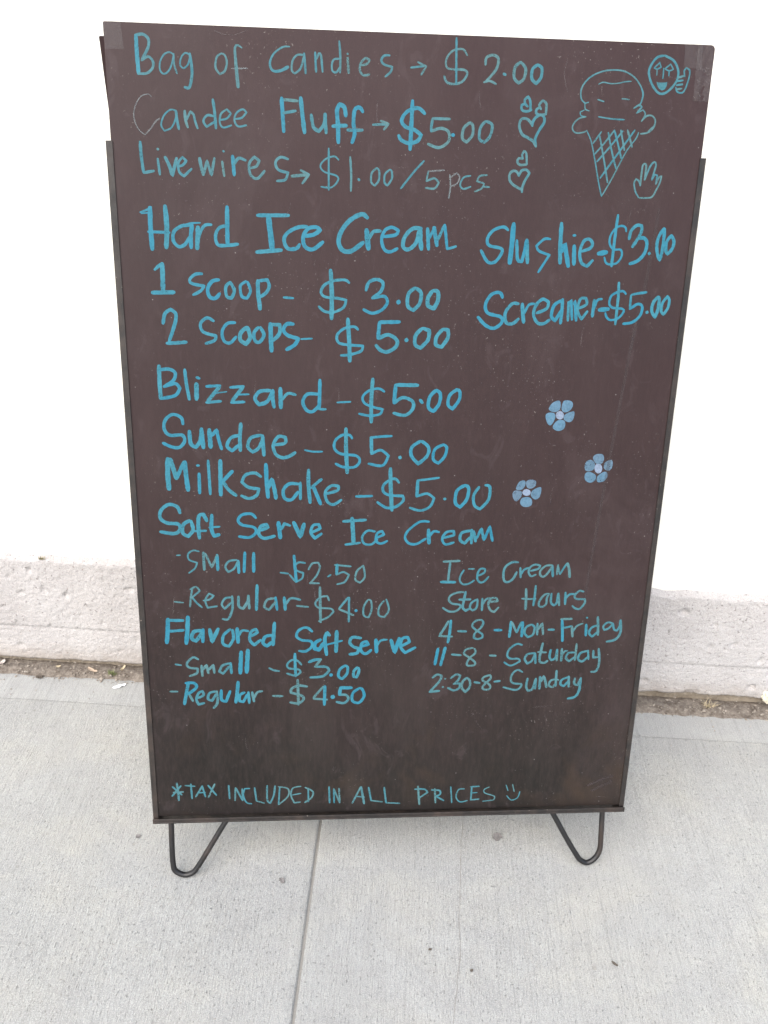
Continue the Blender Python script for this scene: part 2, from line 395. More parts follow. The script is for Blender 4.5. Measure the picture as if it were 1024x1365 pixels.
# wire legs: rod bent into a rounded V
def tube(pts, r, T=None, n=10):
    P = [T(*p) if T else Vector(p) for p in pts]
    Q = []
    for i in range(len(P)-1):
        a, b, c, d = P[max(0, i-1)], P[i], P[i+1], P[min(len(P)-1, i+2)]
        for k in range(6):
            t = k/6; Q.append(.5*((2*b)+(c-a)*t+(2*a-5*b+4*c-d)*t*t+(3*b-a-3*c+d)*t**3))
    Q.append(P[-1])
    bm = bmesh.new(); rings = []
    nrm = Vector((0, -1, 0))
    for i, q in enumerate(Q):
        t = (Q[min(i+1, len(Q)-1)]-Q[max(i-1, 0)]).normalized(); s1 = t.cross(nrm).normalized(); s2 = t.cross(s1).normalized()
        rings.append([bm.verts.new(q+(s1*math.cos(a)+s2*math.sin(a))*r) for a in [k*2*math.pi/n for k in range(n)]])
    for a, b in zip(rings, rings[1:]):
        for k in range(n): bm.faces.new((a[k], a[(k+1) % n], b[(k+1) % n], b[k]))
    bm.faces.new(rings[0]); bm.faces.new(rings[-1][::-1])
    bmesh.ops.recalc_face_normals(bm, faces=bm.faces)
    return bm
RR = .0037
zf = -DROP+RR
LL = [(-.2892, -.0035), (-.2893, -.02), (-.2895, -.045), (-.2890, -.068), (-.2862, -.0795), (-.2750, zf), (-.2638, -.0828), (-.2560, -.073), (-.246, -.0560), (-.2352, -.0372), (-.2245, -.0185), (-.2155, -.0035)]
RL = [(.2125, -.0035), (.2210, -.0185), (.2309, -.0365), (.2420, -.0560), (.2520, -.0725), (.2580, -.0808), (.2680, zf), (.2785, -.0795), (.2845, -.066), (.2848, -.045), (.2843, -.02), (.2838, -.0035)]
for L in (LL, RL):
    obj('wire_leg', tube([(u, v, -.005+.0085*min(1, -v/.085)) for u, v in L], RR, B), ROD, bd, True)
# rear frame
HR = H-.0005
rv0 = .085
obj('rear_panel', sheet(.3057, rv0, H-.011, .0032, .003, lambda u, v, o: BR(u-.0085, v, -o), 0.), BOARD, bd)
for s in (-1, 1): obj('side_channel', channel(s, rv0-.003, .80, lambda u, v, o: BR(u-.0085, v, -o)), METAL, bd)
bm = bmesh.new(); box(bm, -.3193, .3023, rv0-.0065, rv0-.004, -.0125, .0055, lambda u, v, o: BR(u, v, -o), .0005)
obj('bottom_ledge', bm, METAL, bd)
# rod radius above the ground at the rear: depth of the rear foot
dz = (APEX.z-RR)/math.cos(A2); vf = H-dz
for s in (-1, 1):
    L = [(s*.289, rv0-.0065), (s*.2895, (rv0+vf)/2), (s*.288, vf+.016), (s*.2835, vf+.005), (s*.2745, vf), (s*.2645, vf+.005), (s*.258, vf+.014), (s*.236, (rv0+vf)/2+.008), (s*.2155, rv0-.0065)]
    obj('wire_leg', tube([(u, v, 0.) for u, v in L], RR, lambda u, v, o: BR(u, v, o)), ROD, bd, True)
# hinges joining both frames at the top, behind the face
for u in (-.2, .2):
    bm = bmesh.new(); box(bm, u-.022, u+.022, H-.012, H-.0112, -.0175, -.0036, B, .0002)
    obj('hinge', bm, METAL, bd)

# ---- lettering: ribbons of dried marker ink lying on the face
def spline(P):
    out = []
    n = len(P)
    if n == 2:
        P = [P[0], tuple((a+b)/2 for a, b in zip(*P)), P[1]]; n = 3
    for i in range(n-1):
        a, b, c, d = P[max(0, i-1)], P[i], P[i+1], P[min(n-1, i+2)]
        # sharp turns stay sharp
        def ang(p, q, r):
            v1 = Vector((q[0]-p[0], q[1]-p[1])); v2 = Vector((r[0]-q[0], r[1]-q[1]))
            return v1.angle(v2, 0) if v1.length > 1e-6 and v2.length > 1e-6 else 0
        if i > 0 and ang(a, b, c) > 1.35: a = b
        if i+2 < n and ang(b, c, d) > 1.35: d = c
        seg = math.hypot(c[0]-b[0], c[1]-b[1]); m = max(2, min(8, int(seg/1.4)))
        for k in range(m):
            t = k/m
            out.append(tuple(.5*(2*B_+(C_-A_)*t+(2*A_-5*B_+4*C_-D_)*t*t+(3*B_-A_-3*C_+D_)*t**3) for A_, B_, C_, D_ in zip(a, b, c, d)))
    out.append(P[-1]); return out
class Ink:
    def __init__(s): s.V = []; s.F = []; s.T = []; s.I = []; s.mi = 0; s.k = 0
    def stroke(s, pts, R, wk=1.):
        Q = spline(pts); z0 = .00012+.000012*(s.k % 12); s.k += 1
        tone = R.uniform(.0, 1.); L = []; base = len(s.V); seed = R.uniform(0, 99)
        n = len(Q)
        for i, (x, y, w_) in enumerate(Q):
            a, b = Q[max(0, i-1)], Q[min(n-1, i+1)]
            t = Vector((b[0]-a[0], b[1]-a[1])); t = t.normalized() if t.length > 1e-9 else Vector((1, 0))
            nx, ny = -t.y, t.x
            e = min(1., .78+.22*min(i, n-1-i)/2)
            j = 1+.16*noise.noise(Vector((seed, i*.45, 0)))
            jl = .10*noise.noise(Vector((seed, i*.8, 5)))
            h = (.5*w_*1.06+.10)*wk*e*j
            L.append((x+nx*h*(1+jl), y+ny*h*(1+jl), x-nx*h*(1-jl), y-ny*h*(1-jl), x, y, t, h))
        for i, q in enumerate(L):
            zz = z0+.0000009*i
            s.V += [B(q[0]/1000, q[1]/1000, zz), B(q[2]/1000, q[3]/1000, zz)]
            tt = min(1, max(0, tone+.35*noise.noise(Vector((seed, i*.12, 9))))); s.T += [tt, tt]
            if i: b = base+2*i; s.F.append((b-2, b-1, b+1, b))
        for idx, sg in ((0, -1), (n-1, 1)):                        # round ends
            q = L[idx]; t = q[6]; h = q[7]; b = len(s.V); ids = [base+2*idx]
            for a in (45, 90, 135):
                a = math.radians(a); dx = math.cos(a)*-t.y*h+math.sin(a)*t.x*h*sg*.8; dy = math.cos(a)*t.x*h+math.sin(a)*t.y*h*sg*.8
                s.V.append(B((q[4]+dx)/1000, (q[5]+dy)/1000, z0+.0000009*idx)); s.T.append(tone); ids.append(len(s.V)-1)
            ids.append(base+2*idx+1); s.F.append(tuple(ids if sg > 0 else ids[::-1]))
        s.I += [s.mi]*(len(s.F)-len(s.I))
    def poly(s, pts, tone, z):
        b = len(s.V); n = len(pts)
        s.V += [B(x/1000, y/1000, z) for x, y in pts]; s.T += [tone]*n; s.F.append(tuple(range(b, b+n))); s.I.append(0)
    def done(s, name, mat, label=None, parent=None, **kw):
        me = bpy.data.meshes.new(name); me.from_pydata([tuple(v) for v in s.V], [], s.F)
        for q in (mat if isinstance(mat, list) else [mat]): me.materials.append(q)
        me.polygons.foreach_set('material_index', s.I)
        at = me.attributes.new('tone', 'FLOAT', 'POINT'); at.data.foreach_set('value', s.T)
        o = bpy.data.objects.new(name, me); COL.objects.link(o); o.parent = parent or bd
        if label: o['label'] = label
        return tag(o, **kw)
STROKES = """L Bag of Candies -> $ 2.00|t
-2747,9072,34 -2747,8905,35 -2742,8735,35
-2756,9072,24 -2684,9084,24 -2632,9048,24 -2632,8983,24 -2667,8916,24 -2701,8865,24
-2707,8853,21 -2642,8889,21 -2599,8852,21 -2602,8793,21 -2660,8741,21 -2742,8735,21
-2397,8917,14 -2431,8935,14 -2486,8914,14 -2528,8846,14 -2532,8771,14 -2494,8740,14 -2445,8774,14 -2412,8841,14 -2394,8917,14
-2393,8923,16 -2394,8834,16 -2368,8748,16
-2232,8914,14 -2280,8934,14 -2324,8886,14 -2333,8819,14 -2301,8795,14 -2260,8830,14 -2234,8902,14
-2237,8930,24 -2221,8789,25 -2233,8688,25 -2258,8623,25 -2300,8627,25
-1930,8941,17 -1975,8906,17 -1990,8814,18 -1951,8756,18 -1903,8783,18 -1878,8859,18 -1894,8925,17 -1927,8941,17
-1727,8997,12 -1763,9018,16 -1795,8995,21 -1787,8820,28 -1774,8644,32
-1834,8810,11 -1677,8816,11
-1259,9024,14 -1328,9017,15 -1416,8956,16 -1456,8870,19 -1429,8806,21 -1357,8805,25 -1276,8843,29
-1123,8954,17 -1186,8952,17 -1232,8897,17 -1240,8812,17 -1209,8786,17 -1152,8835,17 -1117,8950,17
-1117,8970,19 -1109,8882,19 -1103,8789,19
-1008,8983,19 -1004,8895,19 -998,8806,19
-993,8925,19 -969,8975,19 -950,8956,19 -934,8809,19
-770,9089,19 -758,8943,19 -760,8808,19
-769,8933,17 -822,8925,17 -843,8877,17 -834,8818,17 -795,8811,17 -760,8864,17
-686,8945,23 -674,8807,23
-689,8982,19 -682,8977,19
-565,8880,19 -499,8892,19 -467,8929,19 -507,8947,19 -554,8900,19 -562,8835,19 -526,8792,19 -465,8802,19
-266,8979,19 -319,8977,19 -349,8937,19 -323,8898,19 -241,8877,19 -249,8837,19 -305,8787,19
-51,8877,17 90,8896,17
18,8929,17 103,8892,17 55,8815,17
514,9005,17 467,9059,17 368,9044,17 305,8969,17 313,8889,17 387,8874,17
387,8874,21 492,8873,21 521,8836,21 471,8764,21 382,8741,21 314,8759,21 289,8811,21
397,9159,19 413,8742,19
703,8928,23 709,8992,23 774,9018,23 830,8986,23 811,8886,23 713,8772,23
695,8767,19 757,8781,19 820,8755,19
892,8852,26 913,8843,26
1056,8964,25 1005,8912,26 1003,8818,26 1051,8771,26 1103,8813,26 1114,8906,26 1060,8964,25
1237,8946,28 1186,8904,28 1184,8817,28 1233,8772,28 1278,8831,28 1280,8915,28 1233,8946,28
L Candee Fluff -> $5.00|t
-2630,8532,7 -2662,8553,7 -2736,8528,7 -2798,8433,7 -2813,8330,7 -2774,8227,8 -2712,8180,8 -2653,8239,10 -2603,8305,14 -2564,8333,18
-2394,8411,14 -2449,8418,14 -2516,8364,14 -2549,8277,14 -2519,8221,14 -2448,8254,14 -2401,8342,14 -2394,8411,14
-2397,8411,23 -2389,8325,23 -2375,8239,23
-2310,8413,25 -2305,8327,25 -2286,8259,25
-2296,8328,20 -2255,8406,20 -2225,8382,20 -2209,8313,20 -2188,8253,20
-2028,8525,25 -2014,8405,25 -2006,8258,25
-2025,8370,20 -2089,8377,20 -2129,8324,20 -2099,8271,20 -2017,8319,20
-1960,8338,16 -1895,8353,16 -1852,8401,16 -1892,8438,16 -1949,8398,16 -1967,8320,16 -1935,8269,16 -1850,8292,16
-1811,8351,16 -1745,8365,16 -1697,8415,16 -1733,8443,16 -1796,8408,16 -1820,8342,16 -1784,8284,16 -1700,8297,16
-1345,8561,34 -1336,8410,34 -1327,8247,34
-1346,8547,25 -1185,8536,25
-1332,8420,25 -1204,8445,25
-1154,8567,38 -1138,8416,38 -1116,8243,39
-1049,8415,30 -1027,8301,30 -972,8261,30 -920,8330,30 -905,8427,30
-912,8427,30 -898,8247,30
-699,8413,38 -715,8494,38 -762,8517,38 -788,8463,38 -778,8324,39 -773,8159,39
-832,8313,34 -691,8323,34
-526,8455,34 -560,8495,34 -610,8469,34 -620,8350,34 -608,8247,35 -634,8163,35
-680,8282,30 -528,8286,30
-423,8339,22 -273,8349,22
-345,8378,21 -264,8350,22 -310,8297,22
106,8457,32 33,8508,32 -74,8472,32 -130,8389,32 -85,8328,32 6,8302,32 75,8256,33 39,8199,33 -47,8175,33 -127,8202,33 -157,8247,33
-24,8576,36 -29,8346,37 -35,8113,37
189,8415,24 364,8416,24
189,8419,24 178,8352,24 176,8294,24
176,8294,26 277,8326,26 358,8291,26 358,8201,26 262,8142,26 147,8174,26
395,8269,35 412,8263,35
572,8389,26 511,8331,26 502,8237,26 549,8203,26 605,8271,26 605,8361,26 572,8389,26
735,8406,26 684,8342,26 680,8238,26 733,8206,26 789,8266,26 805,8371,26 744,8406,26
L Livewires -> $1.00/5pcs|t
-2767,8113,28 -2763,7959,28 -2750,7824,28
-2750,7822,26 -2645,7842,26
-2601,7959,21 -2588,7807,22
-2600,8052,23 -2590,8046,23
-2528,7976,30 -2488,7894,30 -2464,7800,30 -2412,7969,30
-2407,7890,22 -2355,7903,22 -2316,7946,21 -2352,7979,21 -2396,7927,21 -2392,7840,22 -2345,7799,22 -2266,7872,22
-2182,7975,30 -2168,7892,30 -2149,7817,30
-2149,7817,24 -2108,7952,24 -2069,7815,24 -2032,7979,24
-1955,7950,22 -1938,7810,22
-1943,8050,19 -1934,8044,19
-1849,8005,32 -1837,7821,33
-1839,7921,26 -1788,7985,26 -1717,7966,26
-1683,7894,24 -1612,7911,24 -1579,7966,24 -1627,8002,24 -1682,7936,24 -1671,7831,24 -1603,7795,24 -1527,7871,24
-1286,7989,24 -1360,8007,24 -1414,7958,24 -1388,7887,24 -1287,7860,24 -1318,7792,24 -1403,7777,24
-1254,7827,28 -1085,7846,28
-1159,7887,22 -1074,7847,22 -1142,7760,22
-769,7996,15 -814,8029,15 -904,7999,15 -956,7934,15 -915,7878,15 -791,7843,15 -775,7797,15 -842,7729,15 -949,7733,15
-871,8104,17 -870,7703,18
-650,8027,20 -639,7869,20 -640,7698,20
-564,7817,24 -552,7807,24
-374,7929,18 -426,7878,18 -429,7789,18 -391,7757,18 -351,7812,18 -349,7902,18 -374,7929,18
-240,7917,18 -289,7867,18 -291,7788,18 -259,7761,18 -215,7833,18 -221,7905,18 -240,7917,18
114,8011,18 8,7896,18 -120,7736,18
164,7911,13 329,7926,13
164,7915,15 144,7814,16
144,7814,18 229,7844,18 276,7802,18 233,7745,18 140,7749,18
388,7884,13 401,7767,13 387,7654,13
396,7857,13 457,7901,13 493,7866,13 469,7801,13 405,7771,13
608,7879,16 535,7860,16 502,7791,16 536,7748,16 614,7772,16
781,7890,16 706,7878,16 676,7827,16 756,7808,16 731,7758,16 658,7725,16
753,7775,18 812,7773,18
L Hearts drawn beside the candy prices|t
1224,8375,25 1205,8408,25 1165,8439,24 1117,8442,24 1089,8405,24 1093,8347,25 1128,8289,25 1189,8261,25 1240,8231,25 1277,8180,25
1276,8185,25 1263,8254,25 1302,8343,25 1344,8412,25 1337,8465,24 1301,8482,24 1255,8458,24 1226,8414,25 1224,8375,25
1145,8058,23 1105,8062,23 1092,8026,23 1122,7999,23 1192,8004,23
1193,8004,21 1179,8113,21 1156,8132,21 1137,8097,21 1148,8058,21
1114,7892,23 1097,7927,23 1056,7939,23 1020,7908,23 1022,7849,23 1066,7800,23 1159,7756,23
1161,7731,23 1162,7782,23 1189,7854,23 1228,7920,23 1193,7952,23 1143,7943,23 1117,7892,23
1138,8583,22 1098,8570,22 1103,8524,22 1155,8510,22 1204,8528,22
1193,8517,22 1184,8609,22 1160,8649,22 1126,8618,22 1138,8577,22 1163,8557,22
1295,8555,22 1256,8533,22 1254,8498,22 1294,8481,22 1360,8491,22
1356,8491,22 1352,8590,22 1313,8617,22 1280,8575,22 1302,8535,22
L Hard Ice Cream|b
-2809,7439,17 -2746,7462,17 -2691,7493,17
-2798,7428,15 -2725,7437,15
-2707,7489,43 -2712,7279,43 -2706,7074,44
-2554,7507,45 -2546,7301,45 -2561,7092,46
-2740,7250,26 -2520,7246,27
-2295,7325,32 -2391,7314,32 -2475,7256,32 -2484,7163,32 -2430,7107,32 -2365,7133,32 -2320,7203,32
-2285,7329,38 -2304,7213,38 -2305,7097,38
-2201,7349,15 -2294,7344,15 -2368,7323,15
-2226,7308,42 -2235,7196,42 -2243,7091,42
-2232,7177,29 -2197,7271,28 -2150,7328,28 -2086,7333,28
-1920,7514,40 -1924,7333,40 -1927,7142,40
-1924,7330,30 -2006,7304,30 -2048,7228,30 -2032,7140,31 -1964,7127,31 -1817,7145,31
-1612,7437,34 -1285,7444,34
-1496,7427,51 -1479,7268,52 -1462,7099,52
-1628,7069,37 -1364,7095,37
-1095,7337,34 -1189,7327,34 -1297,7272,35 -1337,7196,35 -1299,7112,35 -1210,7114,35 -1174,7158,35
-1131,7242,37 -1032,7256,37 -957,7302,37 -997,7332,36 -1081,7318,36 -1135,7238,37 -1121,7140,37 -1037,7108,37 -928,7186,37
-462,7437,42 -522,7473,42 -639,7414,42 -733,7304,42 -764,7190,43 -719,7105,43 -626,7101,43 -502,7191,43
-470,7319,48 -459,7215,49 -447,7124,49
-439,7231,33 -397,7301,33 -321,7309,33
-290,7253,31 -161,7274,31 -133,7317,31 -203,7349,31 -278,7314,31 -309,7218,31 -277,7123,31 -217,7100,31 -138,7136,31
112,7345,37 16,7339,37 -65,7252,37 -78,7156,37 -21,7129,37 57,7197,37 87,7322,37
100,7331,43 104,7227,43 119,7132,43
176,7346,35 194,7133,35
190,7238,29 255,7359,29
243,7359,39 283,7173,39
290,7231,27 354,7384,27
358,7388,27 395,7141,28
395,7141,26 489,7170,26
L 1 scoop - $3.00|b
-2695,6869,29 -2624,6932,29
-2614,6934,44 -2616,6791,45 -2619,6656,45
-2734,6634,39 -2503,6642,39
-2203,6837,29 -2274,6831,29 -2335,6777,29 -2312,6735,29 -2189,6712,29 -2222,6663,29 -2307,6618,29
-2029,6778,35 -2100,6762,35 -2151,6683,35 -2134,6602,35 -2075,6587,35 -2026,6637,35
-1911,6757,31 -1960,6706,31 -1952,6609,31 -1903,6590,32 -1871,6669,31 -1911,6757,31
-1745,6768,27 -1806,6719,27 -1793,6612,28 -1738,6593,28 -1700,6672,28 -1730,6764,27
-1620,6780,39 -1618,6634,39 -1603,6481,40
-1610,6776,31 -1521,6788,31 -1500,6724,31 -1533,6655,32 -1594,6611,32
-1349,6608,24 -1245,6601,24
-648,6772,26 -693,6801,26 -813,6791,26 -913,6744,26 -949,6669,26 -903,6621,26 -772,6609,26 -679,6591,26 -707,6512,26 -812,6462,26 -913,6469,26 -974,6519,26
-848,6901,41 -833,6648,42 -836,6390,42
-466,6697,32 -435,6782,32 -355,6813,32 -286,6779,32 -304,6692,32 -398,6616,32
-388,6616,30 -270,6638,30 -232,6575,30 -291,6494,30 -395,6457,30 -491,6495,30
-118,6581,54 -106,6579,54
61,6732,36 -6,6666,36 -9,6539,36 54,6496,36 119,6569,36 130,6684,36 65,6732,36
253,6702,40 207,6626,40 215,6543,40 279,6520,41 319,6608,40 311,6697,40 262,6706,40
L 2 scoops - $5.00|b
-2638,6313,34 -2613,6418,34 -2551,6462,33 -2498,6414,34 -2516,6305,34 -2585,6121,34
-2610,6104,34 -2500,6110,34 -2399,6119,34
-2100,6347,30 -2169,6380,30 -2241,6319,30 -2215,6230,30 -2082,6192,30 -2098,6141,30 -2194,6106,30
-1871,6334,30 -1957,6323,30 -2014,6237,30 -1997,6137,30 -1932,6117,30 -1865,6185,30
-1746,6287,40 -1812,6232,40 -1822,6151,40 -1762,6108,40 -1716,6177,40 -1742,6287,40
-1625,6288,34 -1673,6228,34 -1665,6147,34 -1614,6130,34 -1566,6209,34 -1605,6289,34
-1495,6330,44 -1492,6180,44 -1488,6034,45
-1479,6320,36 -1395,6318,36 -1400,6225,36 -1466,6150,36
-1247,6328,36 -1318,6327,36 -1355,6266,36 -1309,6207,36 -1194,6174,36 -1235,6106,37 -1325,6052,37
-1167,6168,18 -1045,6176,18
-545,6278,26 -591,6310,26 -699,6288,26 -774,6214,26 -753,6133,27 -625,6111,27 -491,6104,27 -511,6047,27 -624,6008,27 -731,5997,27
-659,6393,40 -642,6151,41 -632,5934,41
-311,6362,37 -92,6369,37
-313,6362,37 -326,6186,37
-322,6186,37 -216,6228,37 -121,6174,37 -126,6101,37 -215,6044,37 -294,6058,37 -347,6114,37
-18,6174,49 -5,6172,49
158,6304,37 88,6226,37 87,6124,37 147,6090,37 225,6179,37 237,6281,37 164,6305,37
386,6298,37 319,6215,37 316,6127,37 380,6103,37 444,6203,37 444,6288,37 392,6298,37
L Blizzard - $5.00|b
-2707,5860,41 -2710,5676,41 -2707,5499,41
-2702,5815,32 -2605,5825,33 -2538,5785,33 -2561,5702,33 -2666,5631,33
-2655,5635,33 -2542,5667,33 -2494,5616,33 -2549,5536,33 -2703,5499,33
-2433,5823,33 -2421,5658,33 -2398,5492,33
-2313,5670,45 -2320,5493,46
-2310,5738,29 -2276,5726,29
-2208,5639,29 -2055,5649,29
-2061,5637,37 -2198,5477,37
-2215,5460,29 -2051,5476,29
-2130,5561,12 -1985,5583,12
-1947,5630,29 -1799,5644,29
-1808,5635,37 -1931,5479,37
-1944,5462,29 -1794,5470,29
-1884,5551,17 -1744,5556,17
-1508,5601,37 -1626,5587,37 -1679,5509,37 -1635,5440,38 -1545,5478,38 -1481,5595,37
-1481,5605,37 -1483,5500,38 -1470,5411,38
-1398,5627,42 -1395,5406,42
-1380,5497,29 -1316,5569,29 -1228,5555,29
-961,5725,35 -964,5568,36 -970,5399,36
-978,5564,33 -1099,5563,33 -1151,5478,34 -1110,5385,34 -1041,5368,34 -964,5441,34
-964,5394,25 -895,5395,25
-769,5473,19 -618,5482,19
-242,5600,25 -306,5633,25 -411,5611,25 -483,5541,25 -461,5467,25 -354,5421,25 -259,5400,26 -289,5344,26 -406,5326,26 -522,5347,26
-375,5742,38 -387,5489,38 -383,5249,39
-114,5677,38 134,5676,38
-118,5677,38 -130,5470,38
-130,5470,34 -34,5534,34 77,5493,34 80,5403,34 -3,5334,34 -135,5358,34
161,5511,34 190,5477,34
341,5623,36 270,5542,36 260,5426,36 319,5379,36 380,5470,36 388,5581,36 341,5623,36
572,5629,34 495,5565,34 483,5454,34 536,5411,34 604,5515,34 607,5609,34 564,5634,34
L Sundae - $5.00|b
-2481,5213,34 -2498,5289,33 -2590,5322,33 -2672,5258,33 -2689,5156,34 -2633,5088,34 -2499,5089,34 -2471,5024,34 -2527,4950,34 -2610,4950,34 -2711,4997,34
-2414,5136,40 -2404,4992,40 -2350,4951,40 -2299,5025,40 -2279,5165,40
-2281,5158,42 -2267,4943,43
-2194,5155,46 -2186,4948,47
-2168,5086,34 -2112,5151,34 -2095,5048,34 -2065,4929,34
-1842,5226,38 -1856,5071,38 -1857,4910,39
-1856,5092,34 -1957,5060,34 -2002,4966,34 -1949,4910,34 -1869,4980,34
-1622,5094,34 -1735,5061,34 -1772,4959,34 -1718,4898,34 -1650,4946,34 -1595,5068,34
-1605,5090,38 -1599,4964,39 -1593,4859,39
-1471,4982,34 -1355,5004,34 -1349,5070,34 -1427,5078,34 -1485,4982,34 -1462,4877,34 -1388,4834,35 -1303,4852,35 -1239,4896,34
-1133,4923,19 -1038,4906,19 -932,4906,19
-597,5061,28 -625,5100,28 -710,5099,28 -788,5034,28 -794,4940,28 -719,4881,28 -547,4859,28 -508,4793,28 -567,4726,28 -696,4726,28 -782,4765,28
-668,5176,41 -664,4925,41 -648,4655,42
-390,5071,26 -273,5085,26 -145,5092,26
-380,5075,37 -372,4882,37
-372,4882,28 -270,4927,28 -178,4861,28 -244,4745,29 -406,4767,28
-53,4844,42 -40,4839,42
183,5035,35 88,4962,35 85,4862,35 166,4765,35 267,4863,35 278,4963,35 200,5035,35
452,4997,31 355,4941,31 338,4823,31 401,4774,31 471,4859,31 488,4964,31 443,4997,31
L Milkshake - $5.00|b
-2668,4817,51 -2678,4631,52 -2673,4458,52
-2642,4811,47 -2612,4697,47 -2583,4583,47
-2583,4583,39 -2535,4686,39 -2489,4781,38
-2481,4781,47 -2475,4632,47 -2459,4443,48
-2328,4643,34 -2331,4409,35
-2349,4738,26 -2324,4738,26
-2221,4797,30 -2216,4588,30 -2211,4398,31
-2085,4798,43 -2089,4610,43 -2093,4387,44
-2084,4526,39 -2022,4600,39 -1952,4673,39
-2058,4544,37 -2005,4455,37 -1918,4383,37
-1632,4607,33 -1699,4651,33 -1805,4629,33 -1850,4544,33 -1777,4482,33 -1660,4464,33 -1684,4388,33 -1770,4347,33 -1861,4381,33
-1574,4756,43 -1569,4567,44 -1556,4361,44
-1549,4478,42 -1509,4579,41 -1485,4478,42 -1466,4347,42
-1206,4523,35 -1313,4523,35 -1379,4451,35 -1367,4352,35 -1287,4334,35 -1211,4429,35
-1185,4541,31 -1186,4338,31
-1090,4691,39 -1091,4501,40 -1074,4297,40
-1065,4474,31 -942,4580,31
-1035,4488,40 -996,4388,40 -953,4279,40
-884,4407,31 -759,4445,31 -748,4497,31 -828,4502,31 -897,4429,31 -879,4316,31 -805,4275,31 -714,4332,31
-545,4373,27 -356,4378,27
-48,4539,29 -89,4584,29 -154,4573,29 -228,4509,29 -226,4430,29 -149,4389,29 0,4380,29 6,4321,29 -80,4247,29 -189,4236,29 -296,4305,29
-151,4712,40 -142,4453,40 -122,4201,41
162,4567,24 282,4581,24 417,4601,24
169,4562,36 165,4373,36
165,4373,27 284,4408,27 368,4351,27 321,4247,27 208,4201,27 86,4236,27
485,4344,32 503,4344,32
724,4511,36 633,4443,36 620,4298,36 680,4243,36 751,4335,36 770,4473,36 724,4511,36
891,4489,31 833,4386,32 848,4266,32 917,4219,32 1011,4335,32 1017,4489,32 963,4512,31
L Soft Serve Ice Cream|b
-2565,4170,37 -2593,4247,37 -2687,4274,37 -2775,4206,37 -2791,4111,37 -2720,4052,38 -2589,4036,38 -2575,3967,38 -2641,3921,38 -2800,3944,38
-2459,4081,38 -2534,4029,38 -2543,3927,38 -2485,3886,38 -2425,3966,38 -2446,4074,38
-2262,4074,40 -2299,4156,40 -2349,4138,40 -2363,4024,40 -2357,3862,40
-2404,3950,27 -2276,3955,27
-2204,4149,40 -2214,3977,40 -2188,3890,40 -2127,3908,40
-2240,3996,22 -2119,4005,22
-1700,4110,31 -1753,4161,31 -1857,4149,31 -1906,4085,31 -1864,4028,31 -1725,3995,31 -1705,3930,31 -1782,3872,31 -1901,3884,31
-1650,3958,36 -1562,3995,36 -1583,4032,36 -1649,4004,36 -1672,3918,36 -1613,3860,36 -1488,3888,36
-1442,4057,45 -1423,3864,45
-1411,3971,31 -1375,4041,31 -1306,4017,31
-1266,4057,45 -1189,3878,45 -1145,4040,45
-1051,3933,32 -957,3980,32 -975,4031,32 -1040,4017,31 -1067,3929,32 -1019,3859,32 -942,3917,32
-691,4067,32 -423,4086,32
-586,4109,45 -575,3946,45 -565,3801,46
-662,3778,27 -489,3801,27
-315,3941,25 -403,3951,25 -464,3876,25 -441,3791,25 -356,3781,25 -286,3840,25
-302,3859,27 -208,3903,27 -231,3946,27 -288,3918,27 -302,3828,27 -245,3790,28 -168,3823,27
320,4062,27 213,4062,27 88,3964,27 42,3874,27 84,3796,28 178,3784,28 288,3850,28
317,3963,41 330,3791,42
331,3874,28 378,3940,28 445,3932,28
489,3857,28 626,3892,28 619,3944,28 535,3932,28 485,3850,28 526,3778,28 626,3802,28
821,3950,32 714,3920,32 701,3830,32 757,3790,32 821,3868,32
833,3962,32 838,3789,32
857,3943,32 887,3813,32
894,3849,30 949,3976,30 985,3829,30
989,3836,30 1047,4002,30 1090,3819,30
L - Small - $2.50|t
-2629,3651,18 -2586,3653,18
-2368,3699,18 -2437,3711,18 -2497,3665,18 -2485,3594,18 -2396,3558,18 -2425,3487,18 -2497,3429,18
-2319,3687,29 -2317,3468,30
-2298,3671,25 -2228,3498,25 -2162,3651,25
-2162,3656,34 -2160,3462,34
-1937,3591,23 -2025,3575,23 -2071,3505,23 -2038,3438,23 -1971,3480,23 -1920,3575,23
-1920,3580,32 -1916,3425,32
-1839,3685,32 -1854,3437,32
-1736,3678,36 -1742,3441,37
-1429,3427,21 -1334,3414,21
-1266,3643,32 -1254,3481,32 -1242,3308,32
-1134,3547,21 -1207,3557,21 -1252,3517,21 -1241,3457,21 -1157,3421,21 -1175,3349,21 -1247,3306,21 -1319,3398,21
-1097,3461,21 -1052,3540,21 -979,3551,21 -962,3491,21 -1002,3384,21 -1075,3292,21
-1082,3290,21 -971,3287,21
-868,3371,19 -832,3395,19
-786,3522,21 -592,3501,21
-757,3526,32 -763,3401,32
-763,3394,21 -685,3430,21 -614,3393,21 -666,3302,21 -756,3273,21
-445,3513,21 -520,3441,21 -539,3332,21 -482,3293,21 -427,3368,21 -445,3513,21
L - Regular - $4.00|t
-2690,3062,18 -2580,3049,19
-2467,3230,21 -2489,3116,21 -2504,2995,21
-2491,3220,21 -2424,3251,21 -2380,3200,21 -2474,3116,21
-2474,3116,21 -2422,3043,21 -2363,2986,21
-2344,3074,21 -2266,3090,21 -2220,3138,21 -2274,3163,21 -2322,3079,21 -2297,2981,21 -2185,2999,21
-2009,3112,23 -2085,3101,23 -2129,3023,23 -2094,2964,23 -2015,3047,23
-2004,3129,26 -2005,2966,26 -2058,2831,26 -2125,2832,26
-1929,3124,30 -1928,2997,30 -1876,2965,30 -1825,3050,30 -1809,3135,30
-1813,3135,30 -1804,2964,30
-1706,3268,35 -1720,2946,35
-1501,3096,26 -1590,3077,26 -1625,2987,26 -1570,2945,26 -1490,3052,26
-1490,3108,30 -1474,2944,31
